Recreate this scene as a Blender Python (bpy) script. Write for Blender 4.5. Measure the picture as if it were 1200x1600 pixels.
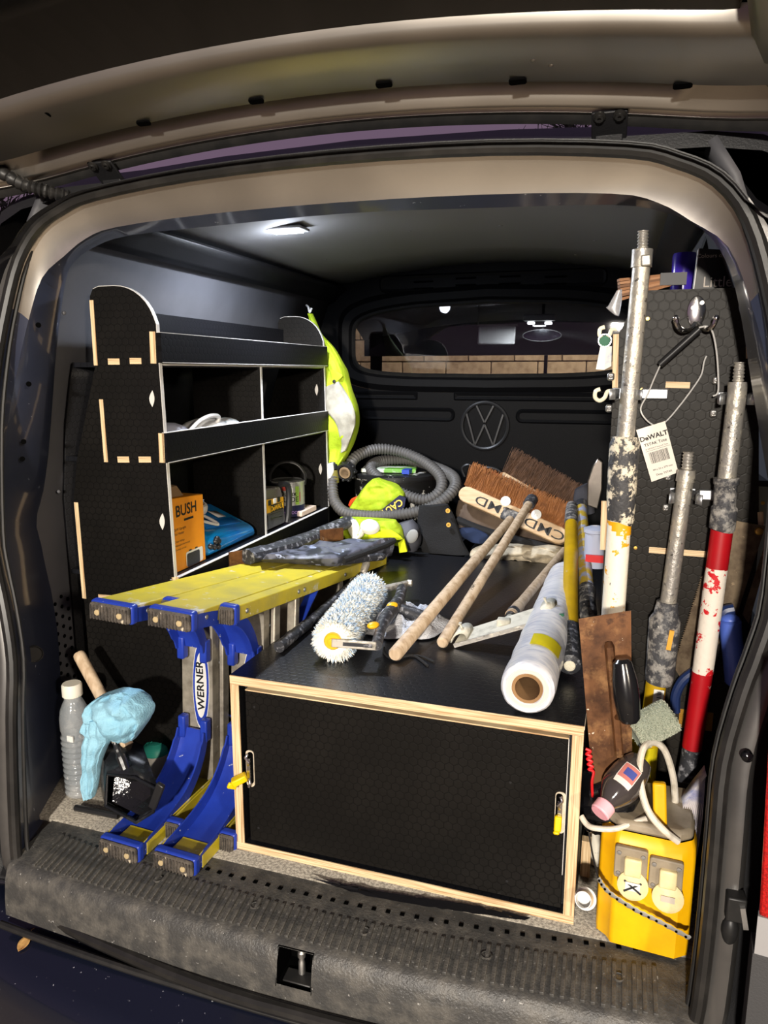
import bpy, bmesh, math, random
from mathutils import Vector as V, Matrix, noise as mnoise
random.seed(7)
scene = bpy.context.scene
for o in list(bpy.data.objects): bpy.data.objects.remove(o)
COL = scene.collection
# ---------------------------------------------------------------- camera
F = 1150.0; PITCH = math.radians(10.8); YAW = math.radians(17.3); CAM = V((.536, -1.2, 1.08))
cd = bpy.data.cameras.new('camera'); cam = bpy.data.objects.new('camera', cd); COL.objects.link(cam)
cd.sensor_fit = 'VERTICAL'; cd.sensor_height = 36; cd.lens = F/1600*36; cd.clip_start = .01
cam.location = CAM; cam.rotation_euler = (math.pi/2-PITCH, 0, YAW)
scene.camera = cam
# ---------------------------------------------------------------- world, lights, exposure
w = bpy.data.worlds.new('dusk'); scene.world = w; w.use_nodes = True
nt = w.node_tree; bg = nt.nodes['Background']
tc = nt.nodes.new('ShaderNodeTexCoord'); sx = nt.nodes.new('ShaderNodeSeparateXYZ'); cr = nt.nodes.new('ShaderNodeValToRGB')
nt.links.new(tc.outputs['Generated'], sx.inputs[0]); nt.links.new(sx.outputs['Z'], cr.inputs[0]); nt.links.new(cr.outputs[0], bg.inputs[0])
cr.color_ramp.elements[0].color = (.13, .082, .115, 1); cr.color_ramp.elements[1].color = (.07, .055, .11, 1)
bg.inputs[1].default_value = 1.0
def area_light(name, loc, target, size, power, col, spread=math.pi):
    l = bpy.data.lights.new(name, 'AREA'); l.energy = power; l.color = col; l.shape = 'SQUARE'; l.size = size; l.spread = spread
    o = bpy.data.objects.new(name, l); COL.objects.link(o); o.location = loc
    o.rotation_euler = (V(target)-V(loc)).to_track_quat('-Z', 'Y').to_euler(); return o
area_light('flood_lamp', (.55, -4.8, 1.72), (0, .5, .5), .22, 310, (1, .92, .81))
area_light('street_lamp', (3.5, -3.5, 1.9), (-.3, .3, .6), .25, 100, (1, .86, .68))
vs = scene.view_settings
vs.view_transform = 'Standard'; vs.look = 'None'; vs.gamma = 1; vs.use_curve_mapping = False; vs.exposure = .35
# ---------------------------------------------------------------- pixel ray -> point at a real distance
def ray(x, y):
    a = (x-600)/F; b = (y-800)/F
    fw = math.cos(PITCH)-b*math.sin(PITCH); dn = math.sin(PITCH)+b*math.cos(PITCH)
    return V((a*math.cos(YAW)-fw*math.sin(YAW), a*math.sin(YAW)+fw*math.cos(YAW), -dn))
def P(x, y, X=None, Y=None, Z=None):
    d = ray(x, y)
    t = (X-CAM.x)/d.x if X is not None else (Y-CAM.y)/d.y if Y is not None else (Z-CAM.z)/d.z
    return CAM+d*t
# ---------------------------------------------------------------- mesh helpers
def frame(d, up=(0, 0, 1)):
    d = V(d).normalized(); u = V(up)
    if abs(d.dot(u.normalized())) > .97: u = V((0, 1, 0)) if abs(d.y) < .9 else V((1, 0, 0))
    s = d.cross(u).normalized(); u = s.cross(d).normalized(); return d, s, u
class B:
    def __init__(s): s.v = []; s.f = []
    def add(s, vs, fs):
        n = len(s.v); s.v += [V(q) for q in vs]; s.f += [[i+n for i in f] for f in fs]; return s
    def box(s, c, size, R=None):
        c = V(c); a, b, d = [q/2 for q in size]
        vs = [V((x, y, z)) for x in (-a, a) for y in (-b, b) for z in (-d, d)]
        if R is not None: vs = [R @ q for q in vs]
        return s.add([c+q for q in vs], [(0, 1, 3, 2), (4, 6, 7, 5), (0, 4, 5, 1), (2, 3, 7, 6), (0, 2, 6, 4), (1, 5, 7, 3)])
    def bar(s, p0, p1, w, h, up=(0, 0, 1), w1=None, h1=None):
        p0, p1 = V(p0), V(p1); d, r, u = frame(p1-p0, up); vs = []
        for q, ww, hh in ((p0, w, h), (p1, w1 or w, h1 or h)):
            vs += [q+r*(a*ww/2)+u*(b*hh/2) for a, b in ((-1, -1), (1, -1), (1, 1), (-1, 1))]
        return s.add(vs, [(3, 2, 1, 0), (4, 5, 6, 7), (0, 1, 5, 4), (1, 2, 6, 5), (2, 3, 7, 6), (3, 0, 4, 7)])
    def tube(s, pts, r, n=10, closed=False, caps=True, sq=None, up=(0, 0, 1)):
        pts = [V(q) for q in pts]; m = len(pts); rr = r if isinstance(r, (list, tuple)) else [r]*m
        vs = []; u = None
        for i, q in enumerate(pts):
            if closed: d = pts[(i+1) % m]-pts[i-1]
            else: d = pts[min(i+1, m-1)]-pts[max(i-1, 0)]
            d.normalize()
            if u is None: _, sd, u = frame(d, up)
            else:
                u = (u-d*u.dot(d)).normalized(); sd = d.cross(u)
            for k in range(n):
                a = 2*math.pi*k/n; ww = sq or 1
                vs.append(q+(sd*math.cos(a)*ww+u*math.sin(a))*rr[i])
        fs = []
        for i in range(m if closed else m-1):
            j = (i+1) % m
            for k in range(n): fs.append((i*n+k, i*n+(k+1) % n, j*n+(k+1) % n, j*n+k))
        if not closed and caps: fs += [tuple(range(n-1, -1, -1)), tuple((m-1)*n+k for k in range(n))]
        return s.add(vs, fs)
    def lathe(s, prof, o, ax=(0, 0, 1), n=24, up=(0, 1, 0), sx=1, sy=1, caps=True):
        o = V(o); d, sd, u = frame(ax, up); vs = []; m = len(prof)
        for r, t in prof:
            for k in range(n):
                a = 2*math.pi*k/n; vs.append(o+d*t+sd*(r*math.cos(a)*sx)+u*(r*math.sin(a)*sy))
        fs = [(i*n+k, i*n+(k+1) % n, (i+1)*n+(k+1) % n, (i+1)*n+k) for i in range(m-1) for k in range(n)]
        if caps: fs += [tuple(range(n-1, -1, -1)), tuple((m-1)*n+k for k in range(n))]
        return s.add(vs, fs)
    def prism(s, poly, vec):
        n = len(poly); vec = V(vec); a = [V(q) for q in poly]
        return s.add(a+[q+vec for q in a], [tuple(range(n-1, -1, -1)), tuple(range(n, 2*n))]+[(i, (i+1) % n, (i+1) % n+n, i+n) for i in range(n)])
    def loft(s, rows, closed=False):
        m = len(rows[0]); vs = [q for r in rows for q in r]; k = m if closed else m-1
        return s.add(vs, [(i*m+j, i*m+(j+1) % m, (i+1)*m+(j+1) % m, (i+1)*m+j) for i in range(len(rows)-1) for j in range(k)])
    def ball(s, c, r, nu=14, nv=9, R=None):
        c = V(c); rx, ry, rz = r if isinstance(r, (tuple, list)) else (r, r, r)
        vs = [V((0, 0, -rz))]
        for i in range(1, nv):
            t = math.pi*i/nv-math.pi/2
            vs += [V((rx*math.cos(t)*math.cos(2*math.pi*k/nu), ry*math.cos(t)*math.sin(2*math.pi*k/nu), rz*math.sin(t))) for k in range(nu)]
        vs.append(V((0, 0, rz)))
        if R is not None: vs = [R @ q for q in vs]
        fs = [(0, 1+(k+1) % nu, 1+k) for k in range(nu)]
        for i in range(nv-2): fs += [(1+i*nu+k, 1+i*nu+(k+1) % nu, 1+(i+1)*nu+(k+1) % nu, 1+(i+1)*nu+k) for k in range(nu)]
        fs += [(1+(nv-2)*nu+k, 1+(nv-2)*nu+(k+1) % nu, len(vs)-1) for k in range(nu)]
        return s.add([c+q for q in vs], fs)
    def jitter(s, amp, sc=20, seed=0):
        for q in s.v: q += mnoise.noise_vector(q*sc+V((seed, seed*2, 0)))*amp
        return s
    def obj(s, name, mat, parent=None, bevel=0, sub=0, solid=0, smooth=35, seg=2, soff=0, merge=False):
        lo = [min(q[i] for q in s.v) for i in range(3)]; hi = [max(q[i] for q in s.v) for i in range(3)]
        org = V(((lo[0]+hi[0])/2, (lo[1]+hi[1])/2, lo[2]))
        me = bpy.data.meshes.new(name); me.from_pydata([q-org for q in s.v], [], s.f)
        bm = bmesh.new(); bm.from_mesh(me)
        if merge: bmesh.ops.remove_doubles(bm, verts=bm.verts, dist=1e-5)
        bmesh.ops.recalc_face_normals(bm, faces=bm.faces); bm.to_mesh(me); bm.free()
        if smooth: me.shade_smooth(); me.set_sharp_from_angle(angle=math.radians(smooth))
        return link(name, me, mat, parent, org, bevel, sub, solid, seg, soff)
def link(name, me, mat, parent=None, org=V((0, 0, 0)), bevel=0, sub=0, solid=0, seg=2, soff=0):
    if mat is not None and not me.materials: me.materials.append(mat)
    o = bpy.data.objects.new(name, me); COL.objects.link(o); o.location = org
    if parent is not None: o.parent = parent; o.location = org-wloc(parent)
    if solid: m = o.modifiers.new('s', 'SOLIDIFY'); m.thickness = solid; m.offset = soff
    if bevel:
        m = o.modifiers.new('b', 'BEVEL'); m.width = bevel; m.segments = seg; m.limit_method = 'ANGLE'; m.angle_limit = .7; m.harden_normals = False
    if sub: m = o.modifiers.new('u', 'SUBSURF'); m.levels = m.render_levels = sub
    return o
def wloc(o):
    q = V(o.location)
    while o.parent is not None: o = o.parent; q += V(o.location)
    return q
def tag(o, label, cat, group=None):
    o['label'] = label; o['category'] = cat
    if group: o['group'] = group
    return o
def struct(o, label=None):
    o['kind'] = 'structure'
    if label: o['label'] = label
    return o
def thing(name, label, cat, loc, group=None):
    o = bpy.data.objects.new(name, None); COL.objects.link(o); o.location = loc; o.empty_display_size = .05
    return tag(o, label, cat, group)
def text(name, st, size, o, right, up, mat, parent=None, bold=0, depth=.0003, shear=0, sx=1, align='CENTER'):
    cu = bpy.data.curves.new(name, 'FONT'); cu.body = st; cu.size = 1; cu.align_x = align; cu.align_y = 'CENTER'; cu.offset = bold; cu.shear = shear; cu.resolution_u = 3
    t = bpy.data.objects.new(name, cu); COL.objects.link(t)
    bpy.context.view_layer.update()
    me = bpy.data.meshes.new_from_object(t.evaluated_get(bpy.context.evaluated_depsgraph_get()))
    bpy.data.objects.remove(t); bpy.data.curves.remove(cu)
    r = V(right).normalized(); u = V(up); u = (u-r*u.dot(r)).normalized(); n = r.cross(u); o = V(o)
    for q in me.vertices:
        c = V(q.co); q.co = r*(c.x*size*sx)+u*(c.y*size)+n*depth
    me.name = name
    return link(name, me, mat, parent, o)
def spline(pts, n=8, closed=False):
    pts = [V(q) for q in pts]; m = len(pts); out = []
    for i in range(m if closed else m-1):
        if closed: a, b, c, d = pts[i-1], pts[i], pts[(i+1) % m], pts[(i+2) % m]
        else: a, b, c, d = pts[max(i-1, 0)], pts[i], pts[i+1], pts[min(i+2, m-1)]
        for k in range(n):
            t = k/n
            out.append(.5*((2*b)+(c-a)*t+(2*a-5*b+4*c-d)*t*t+(3*b-a-3*c+d)*t**3))
    if not closed: out.append(pts[-1])
    return out
def interp(tab, x):
    if x <= tab[0][0]: return tab[0][1]
    for (a, b), (c, d) in zip(tab, tab[1:]):
        if x <= c: return b+(d-b)*(x-a)/(c-a)
    return tab[-1][1]
def copy_child(src, parent, loc=None):
    c = src.copy(); COL.objects.link(c); c.parent = parent
    if loc is not None: c.location = loc
    return c
# ---------------------------------------------------------------- materials
def rgb(r, g, b):
    f = lambda c: (c/255/12.92 if c/255 <= .04045 else ((c/255+.055)/1.055)**2.4)
    return (f(r), f(g), f(b), 1)
def nn(nt, kind, **kw):
    n = nt.nodes.new(kind)
    for k, v in kw.items():
        if hasattr(n, k): setattr(n, k, v)
        else: n.inputs[k].default_value = v
    return n
def mathn(nt, op, a, b=None):
    n = nt.nodes.new('ShaderNodeMath'); n.operation = op
    for i, q in enumerate((a, b)):
        if q is None: continue
        if isinstance(q, (int, float)): n.inputs[i].default_value = q
        else: nt.links.new(q, n.inputs[i])
    return n.outputs[0]
def mixc(nt, fac, a, b):
    n = nt.nodes.new('ShaderNodeMix'); n.data_type = 'RGBA'
    if isinstance(fac, (int, float)): n.inputs[0].default_value = fac
    else: nt.links.new(fac, n.inputs[0])
    for i, q in ((6, a), (7, b)):
        if isinstance(q, tuple): n.inputs[i].default_value = q
        else: nt.links.new(q, n.inputs[i])
    return n.outputs[2]
def noise_fac(nt, vec, scale, lo, hi, detail=4, rough=.6):
    n = nn(nt, 'ShaderNodeTexNoise'); n.inputs['Scale'].default_value = scale; n.inputs['Detail'].default_value = detail; n.inputs['Roughness'].default_value = rough
    nt.links.new(vec, n.inputs['Vector'])
    r = nt.nodes.new('ShaderNodeMapRange'); r.inputs['From Min'].default_value = lo; r.inputs['From Max'].default_value = hi
    nt.links.new(n.outputs['Fac'], r.inputs['Value']); return r.outputs[0]
MATS = {}
def pm(name, col, r=.5, me=0, n=None, sp=(), bump=None, coat=0, spec=.5, hexa=None, stripe=None, trans=0, alpha=1, emit=None, ior=1.45, sheen=0, wave=None):
    if name in MATS: return MATS[name]
    m = bpy.data.materials.new(name); m.use_nodes = True; nt = m.node_tree; p = nt.nodes['Principled BSDF']; MATS[name] = m
    p.inputs['Roughness'].default_value = r; p.inputs['Metallic'].default_value = me; p.inputs['Specular IOR Level'].default_value = spec
    p.inputs['Coat Weight'].default_value = coat; p.inputs['Coat Roughness'].default_value = .08; p.inputs['Transmission Weight'].default_value = trans; p.inputs['IOR'].default_value = ior; p.inputs['Alpha'].default_value = alpha
    if sheen: p.inputs['Sheen Weight'].default_value = sheen
    tc = nt.nodes.new('ShaderNodeTexCoord'); vec = tc.outputs['Object']; c = col; h = None
    if stripe:   # layered plywood edge / wood grain: noise stretched along two axes
        mp = nt.nodes.new('ShaderNodeMapping'); mp.inputs['Scale'].default_value = stripe[0]; nt.links.new(vec, mp.inputs[0])
        c = mixc(nt, noise_fac(nt, mp.outputs[0], 1, stripe[2], stripe[3], 2), c, stripe[1])
    if n: c = mixc(nt, noise_fac(nt, vec, n[0], n[2], n[3], n[4] if len(n) > 4 else 5), c, n[1])
    if hexa:     # hexagon relief of phenolic-faced plywood; hexa = (axes, size)
        ax, sz = hexa; s = nt.nodes.new('ShaderNodeSeparateXYZ'); nt.links.new(vec, s.inputs[0])
        px = mathn(nt, 'MULTIPLY', s.outputs[ax[0]], 1/sz); py = mathn(nt, 'MULTIPLY', s.outputs[ax[1]], 1/sz)
        def cell(ox, oy):
            fx = mathn(nt, 'ABSOLUTE', mathn(nt, 'SUBTRACT', mathn(nt, 'FLOORED_MODULO', mathn(nt, 'ADD', px, ox), 1.0), .5))
            fy = mathn(nt, 'ABSOLUTE', mathn(nt, 'SUBTRACT', mathn(nt, 'FLOORED_MODULO', mathn(nt, 'ADD', py, oy), 1.7320508), .8660254))
            return mathn(nt, 'MAXIMUM', fx, mathn(nt, 'ADD', mathn(nt, 'MULTIPLY', fx, .5), mathn(nt, 'MULTIPLY', fy, .8660254)))
        e = mathn(nt, 'SUBTRACT', .5, mathn(nt, 'MINIMUM', cell(100, 173.20508), cell(100.5, 174.0711)))
        rg = nt.nodes.new('ShaderNodeMapRange'); rg.inputs['From Min'].default_value = .02; rg.inputs['From Max'].default_value = .09; nt.links.new(e, rg.inputs['Value'])
        h = rg.outputs[0]; c = mixc(nt, h, tuple(q*.55 for q in col[:3])+(1,), c)
    if wave:     # woven / ribbed lines: (axis, period, colour)
        s = nt.nodes.new('ShaderNodeSeparateXYZ'); nt.links.new(vec, s.inputs[0])
        q = mathn(nt, 'SINE', mathn(nt, 'MULTIPLY', s.outputs[wave[0]], 2*math.pi/wave[1]))
        rg = nt.nodes.new('ShaderNodeMapRange'); rg.inputs['From Min'].default_value = -.6; rg.inputs['From Max'].default_value = .6; nt.links.new(q, rg.inputs['Value'])
        h = rg.outputs[0]; c = mixc(nt, h, wave[2], c)
    for q in sp: c = mixc(nt, noise_fac(nt, vec, q[0], q[1], q[1]+.02 if len(q) < 4 else q[3], 6, .65), c, q[2])
    if isinstance(c, tuple): p.inputs['Base Color'].default_value = c
    else: nt.links.new(c, p.inputs['Base Color'])
    if bump or h is not None:
        b = nt.nodes.new('ShaderNodeBump'); b.inputs['Distance'].default_value = .002; b.inputs['Strength'].default_value = bump[1] if bump else .13
        if h is not None: nt.links.new(h, b.inputs['Height'])
        else: nt.links.new(noise_fac(nt, vec, bump[0], .3, .7, 3), b.inputs['Height'])
        nt.links.new(b.outputs[0], p.inputs['Normal'])
    if emit: p.inputs['Emission Color'].default_value = emit[0]; p.inputs['Emission Strength'].default_value = emit[1]
    return m
BLK = rgb(24, 24, 26)
def paint(i): return pm('paint_blob', (.7, .68, .62, 1), .7)
m_paint = pm('dark_blue_black_paint', (.020, .025, .048, 1), .34, .0, coat=.6, n=(6, (.030, .036, .062, 1), .3, .7), sp=[(40, .68, (.34, .36, .40, 1))])
m_frame = pm('frame_metallic_paint', (.66, .63, .57, 1), .26, .95, n=(3, (.46, .435, .39, 1), .38, .62, 2))
m_gate = pm('tailgate_metallic_paint', (.40, .37, .33, 1), .36, 1, n=(3, (.28, .26, .23, 1), .35, .65, 2))
m_bump = pm('bumper_paint', (.006, .008, .018, 1), .25, .2, coat=.5, sp=[(34, .70, (.55, .56, .6, 1)), (90, .685, (.4, .4, .45, 1))])
m_rub = pm('black_rubber', (.012, .012, .012, 1), .45, n=(30, (.02, .019, .018, 1), .4, .7))
m_seal = pm('seal_rubber', (.012, .0115, .011, 1), .36, n=(14, (.026, .024, .022, 1), .45, .75))
m_glossblk = pm('gloss_black', (.004, .004, .005, 1), .12)
m_matblk = pm('matt_black_plastic', (.008, .008, .009, 1), .5, bump=(300, .15))
m_tread = pm('sill_tread_plastic', (.048, .047, .045, 1), .42, n=(26, (.135, .125, .108, 1), .44, .80, 9), sp=[(110, .665, (.35, .34, .32, 1))], bump=(180, .4))
m_carpet = pm('floor_carpet', (.20, .18, .15, 1), .95, n=(160, (.44, .40, .33, 1), .4, .6, 4), sp=[(12, .60, (.05, .035, .02, 1), .75)], bump=(400, .8))
m_liner = pm('grey_wall_liner', (.085, .085, .095, 1), .62, n=(3, (.06, .06, .065, 1), .4, .7))
m_ceil = pm('ceiling_liner', (.26, .26, .27, 1), .75, bump=(200, .1))
m_bulk = pm('bulkhead_plastic', (.003, .003, .0035, 1), .5, bump=(400, .2), spec=.09)
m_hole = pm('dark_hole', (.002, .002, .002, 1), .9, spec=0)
m_hexXZ = pm('hex_ply_front', (.0052, .0047, .0042, 1), .42, hexa=((0, 2), .019), n=(5, (.009, .008, .007, 1), .45, .7), spec=.22)
m_hexYZ = pm('hex_ply_side', (.005, .005, .006, 1), .45, hexa=((1, 2), .019), spec=.14)
m_hexXY = pm('hex_ply_top', (.0075, .008, .0105, 1), .30, hexa=((0, 1), .019), sp=[(140, .76, (.4, .4, .4, 1))])
WD = rgb(224, 200, 160); WD2 = rgb(168, 130, 88)
m_plyX = pm('ply_edge_layers_x', WD, .6, stripe=((330, 6, 6), WD2, .42, .66))
m_plyZ = pm('ply_edge_layers_z', WD, .6, stripe=((6, 6, 330), WD2, .42, .66))
m_plyY = pm('ply_edge_layers_y', WD, .6, stripe=((6, 330, 6), WD2, .42, .66))
m_white = pm('lit_ply_and_page_white', (.62, .60, .57, 1), .5)  # lamplight on plywood edges put into the colour; plain white for book pages
m_chrome = pm('chrome', (.75, .74, .72, 1), .16, 1)
m_alu = pm('aluminium', (.50, .49, .47, 1), .48, 1, n=(40, (.35, .34, .32, 1), .45, .7))
m_alud = pm('alu_dirty', (.36, .34, .31, 1), .45, .6, n=(14, (.50, .46, .38, 1), .45, .6), sp=[(60, .60, (.55, .51, .43, 1)), (90, .62, (.10, .09, .08, 1))], bump=(90, .35))
m_blackfab = pm('black_fabric', (.012, .012, .013, 1), .9, bump=(200, .4))
m_ink = pm('black_ink', (.006, .006, .007, 1), .5)
m_whitepl = pm('white_plastic', (.72, .71, .68, 1), .4)
m_blkpl = pm('black_plastic', (.014, .014, .015, 1), .35)
# ================================================================ VAN SHELL
# half outline of the rear opening, bottom centre -> top centre: seal line, inner step, inner edge
R0 = [(0,-.080,-.138),(.2,-.075,-.137),(.4,-.055,-.133),(.55,-.035,-.126),(.64,-.012,-.112),(.70,.004,-.085),(.727,.012,-.04),(.737,.03,.12),(.740,.05,.30),(.744,.072,.43),(.765,.086,.55),(.785,.095,.63),(.80,.105,.72),(.80,.13,.95),(.787,.153,1.10),(.76,.168,1.22),(.725,.179,1.32),(.675,.186,1.385),(.61,.19,1.42),(.53,.193,1.443),(.3,.196,1.466),(0,.197,1.474)]
R1 = [(0,-.055,-.12),(.2,-.05,-.12),(.4,-.03,-.118),(.55,-.01,-.11),(.635,.01,-.10),(.69,.05,-.08),(.75,.09,-.04),(.765,.10,.12),(.768,.11,.29),(.773,.125,.42),(.788,.135,.54),(.81,.145,.63),(.82,.15,.73),(.808,.17,.93),(.778,.19,1.08),(.742,.20,1.195),(.702,.207,1.285),(.642,.212,1.33),(.585,.217,1.365),(.51,.222,1.385),(.29,.23,1.40),(0,.232,1.405)]
R2 = [(0,.0,-.14),(.2,.0,-.14),(.4,.02,-.14),(.55,.05,-.135),(.64,.09,-.12),(.72,.15,-.10),(.832,.265,-.03),(.834,.268,.12),(.834,.27,.26),(.831,.27,.40),(.842,.27,.54),(.848,.27,.64),(.85,.27,.72),(.812,.27,.87),(.768,.27,1.05),(.742,.27,1.165),(.712,.27,1.262),(.665,.27,1.325),(.60,.27,1.358),(.51,.27,1.376),(.28,.27,1.385),(0,.27,1.392)]
R3 = [(x*1.03, y+.06, z+.05 if z > .9 else z) for x, y, z in R2]
def full(h): return [V(q) for q in h]+[V((-x, y, z)) for x, y, z in reversed(h[1:-1])]
def ring(rows, name, mat, **kw):
    b = B(); b.loft([full(r) for r in rows], closed=True); return b.obj(name, mat, smooth=50, **kw)
def smooth_half(h, n=3):
    s = spline([V((-h[1][0], h[1][1], h[1][2]))]+[V(q) for q in h]+[V((-h[-2][0], h[-2][1], h[-2][2]))], n)
    return [tuple(q) for q in s[n:len(s)-n]]
R0, R1, R2, R3 = [smooth_half(r) for r in (R0, R1, R2, R3)]
NR = len(R0)
def offs(h, dn, dy, topk=.35):
    out = []
    for i, q in enumerate(h):
        a = V(h[max(i-1, 0)]); b = V(h[min(i+1, len(h)-1)]); t = b-a; n = V((t.z, 0, -t.x)).normalized()
        if i == 0: n = V((0, 0, -1))
        if i == len(h)-1: n = V((0, 0, 1))
        k = topk if n.z > .5 else 1-(1-topk)*max(0, n.z)*2
        k = k if n.z > -.5 else .25
        out.append((q[0]+n.x*dn*k, q[1]+dy*(1 if n.z > -.3 else .15), q[2]+n.z*dn*k))
    return out
# painted frame of the opening: header strip and pillars
mid = [tuple((V(a)*.5+V(b)*.5)+V((0, .006, 0))) for a, b in zip(R0, R1)]
fr = ring([R0, mid, R1], 'trim_1', m_frame)
struct(fr, 'painted metal strip around the rear opening')
# the lower and side parts are dark blue-black: faces below the header use the second material
fr.data.materials.append(m_paint)
for f in fr.data.polygons:
    if (f.center+fr.location).z < 1.2: f.material_index = 1
pl = ring([R1, R2, R3], 'trim_2', m_paint); struct(pl, 'dark blue-black inner pillar and header panel')
seal = B().tube(full([(x, y-.012, z) for x, y, z in R0]), .013, 10, closed=True).obj('trim_3', m_seal); struct(seal, 'rubber weather seal running round the opening')
lip = B().tube(full([(x, y-.002, z) for x, y, z in offs(R0, -.012, .012)]), .005, 8, closed=True).obj('trim_4', m_rub); struct(lip, 'thin inner lip of the weather seal')
m_flange = pm('body_flange_paint', (.11, .105, .10, 1), .32, .5, coat=.3, n=(7, (.075, .072, .07, 1), .4, .7))
out = [offs(R0, .008, .0), offs(R0, .022, -.016), offs(R0, .040, -.016), offs(R0, .052, .005), offs(R0, .056, .04)]
fl = ring(out, 'trim_5', m_flange); struct(fl, 'grey body flange outside the seal')
fl.data.materials.append(m_matblk)
for f in fl.data.polygons:
    if (f.center+fl.location).z > 1.36: f.material_index = 1
out2 = [offs(R0, .056, .04, .2), offs(R0, .085, .05, .12), offs(R0, .098, .02, .1)]
gt = ring(out2, 'trim_6', m_matblk); struct(gt, 'black gutter between flange and outer body')
out3 = [offs(R0, .098, .02, .1), offs(R0, .102, -.03, .05), offs(R0, .12, -.045, .02), offs(R0, .20, .03, .04), offs(R0, .21, .09, .22), offs(R0, .21, .4, .55), offs(R0, .2, 2.2, .7)]
m_body = pm('outer_body_paint', (.03, .03, .036, 1), .25, .5, coat=.5)
bd = ring(out3, 'wall_outer', m_body); struct(bd, 'outer body panels of the van')
rt = [(-.885, 1.1), (-.87, 1.25), (-.84, 1.37), (-.80, 1.435), (-.74, 1.462), (-.66, 1.474), (-.5, 1.478), (-.3, 1.490), (0, 1.497)]
rt = rt+[(-x, z) for x, z in reversed(rt[:-1])]
b = B(); b.loft([[V((x, y, z-dz)) for x, z in rt] for y, dz in ((.205, .03), (.21, .004), (.225, 0), (.26, -.012), (.32, -.045), (.6, -.075), (1.4, -.09), (2.6, -.06))]); struct(b.obj('ceiling_outer', m_matblk, smooth=40), 'black outer roof edge above the opening')
# screws / seam / holes on the left pillar
for x, y in ((60, 508), (45, 600), (37, 690), (35, 717)):
    B().lathe([(.006, 0), (.006, .003)], P(x, y, Y=.19), (.6, -.8, 0), 10).obj('screw_hole', m_hole, pl)
B().lathe([(.022, 0), (.02, .002), (.012, -.004), (.004, -.005), (0.0005, -.004)], P(53, 1022, Y=.165), (.62, -.78, 0), 20).obj('rubber_plug', m_rub, pl)
# ---- floor
fx = [-.86+i*1.72/24 for i in range(25)]
b = B(); b.loft([[V((x, y if y else .105+.02*abs(x), 0)) for x in fx] for y in (0, .3, .6, 1.0, 1.5, 1.99)])
fl = b.obj('floor', m_carpet, solid=.01, soff=-1); struct(fl, 'speckled beige grey carpeted load floor')
# ---- side walls
WP = [(-.02, .865), (.75, .865), (.95, .84), (1.06, .815), (1.25, .765), (1.40, .71), (1.46, .67)]
for sgn, nm in ((-1, 'wall_left'), (1, 'wall_right')):
    b = B(); ys = [.2, .26, .5, 1.0, 1.5, 2.0]
    b.loft([[V((sgn*x, y, z)) for z, x in WP] for y in ys]); o = b.obj(nm, m_liner, solid=.015, soff=1 if sgn < 0 else -1)
    struct(o, 'grey lined side wall of the load bay')
    b = B(); b.loft([[V((sgn*x, y, z)) for z, x in ((1.385, .70), (1.40, .68), (1.425, .655), (1.44, .63))] for y in (.25, .7, 1.2, 1.99)])
    struct(b.obj('trim_7' if sgn < 0 else 'trim_8', m_matblk, solid=.01), 'black band between wall lining and ceiling')
    if sgn < 0:
        for (x, y) in ((175, 399), (285, 422), (370, 440), (100, 489), (129, 627), (92, 768)):
            q = P(x, y, X=-.735 if y < 500 else -.84)
            B().ball(q, .005, 8, 6).obj('fixing_stud', m_liner, o)
        # perforated panel low on the wall
        pp = B(); holes = B()
        for i in range(6):
            for j in range(11):
                q = V((-.8630, .29+i*.024, .47-j*.028+(i % 2)*.014))
                holes.lathe([(.0055, 0), (.0055, .001)], q, (1, 0, 0), 8)
        ho = holes.obj('perforation', m_hole, o); ho['kind'] = 'stuff'
# ---- ceiling
def cz(x, y): return 1.53-.16*x*x-.006*(y-1)**2
b = B(); b.loft([[V((-.68+i*1.36/16, y, cz(-.68+i*1.36/16, y))) for i in range(17)] for y in (.32, .6, .9, 1.2, 1.6, 1.995)])
ce = b.obj('ceiling', m_ceil, solid=.01, soff=1); struct(ce, 'pale grey roof lining')
for x, y in ((222, 384), (312, 402), (395, 425), (508, 397), (782, 363), (900, 398), (640, 372), (930, 372), (1098, 358), (1075, 387)):
    q = P(x, y, Z=1.505); q.z = cz(q.x, q.y)
    if abs(q.x) < .66: B().ball(q, (.007, .007, .003), 8, 6).obj('roof_stud', m_ceil, ce)
# ---- ceiling lamp (cool white LED)
c = V((-.43, .92, 0)); c.z = cz(c.x, c.y)
lt = thing('ceiling_light', 'small bright white LED lamp set in the van ceiling', 'lamp', c-V((0, 0, .012)))
B().box(c-V((0, 0, .004)), (.125, .075, .008)).obj('housing', m_ceil, lt, bevel=.004)
B().box(c-V((0, 0, .010)), (.095, .05, .006)).obj('diffuser', pm('led_glow', (1, 1, 1, 1), .5, emit=((.85, .92, 1, 1), 30)), lt, bevel=.003)
led = area_light('led_lamp', c-V((0, 0, .0145)), c-V((-.15, 0, 1)),   .07, 21, (.80, .87, 1))
pl_ = bpy.data.lights.new('led_spill', 'POINT'); pl_.energy = 1.2; pl_.color = (.82, .88, 1); pl_.shadow_soft_size = .03; po_ = bpy.data.objects.new('led_spill', pl_); COL.objects.link(po_); po_.location = c-V((0, 0, .06))
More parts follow.
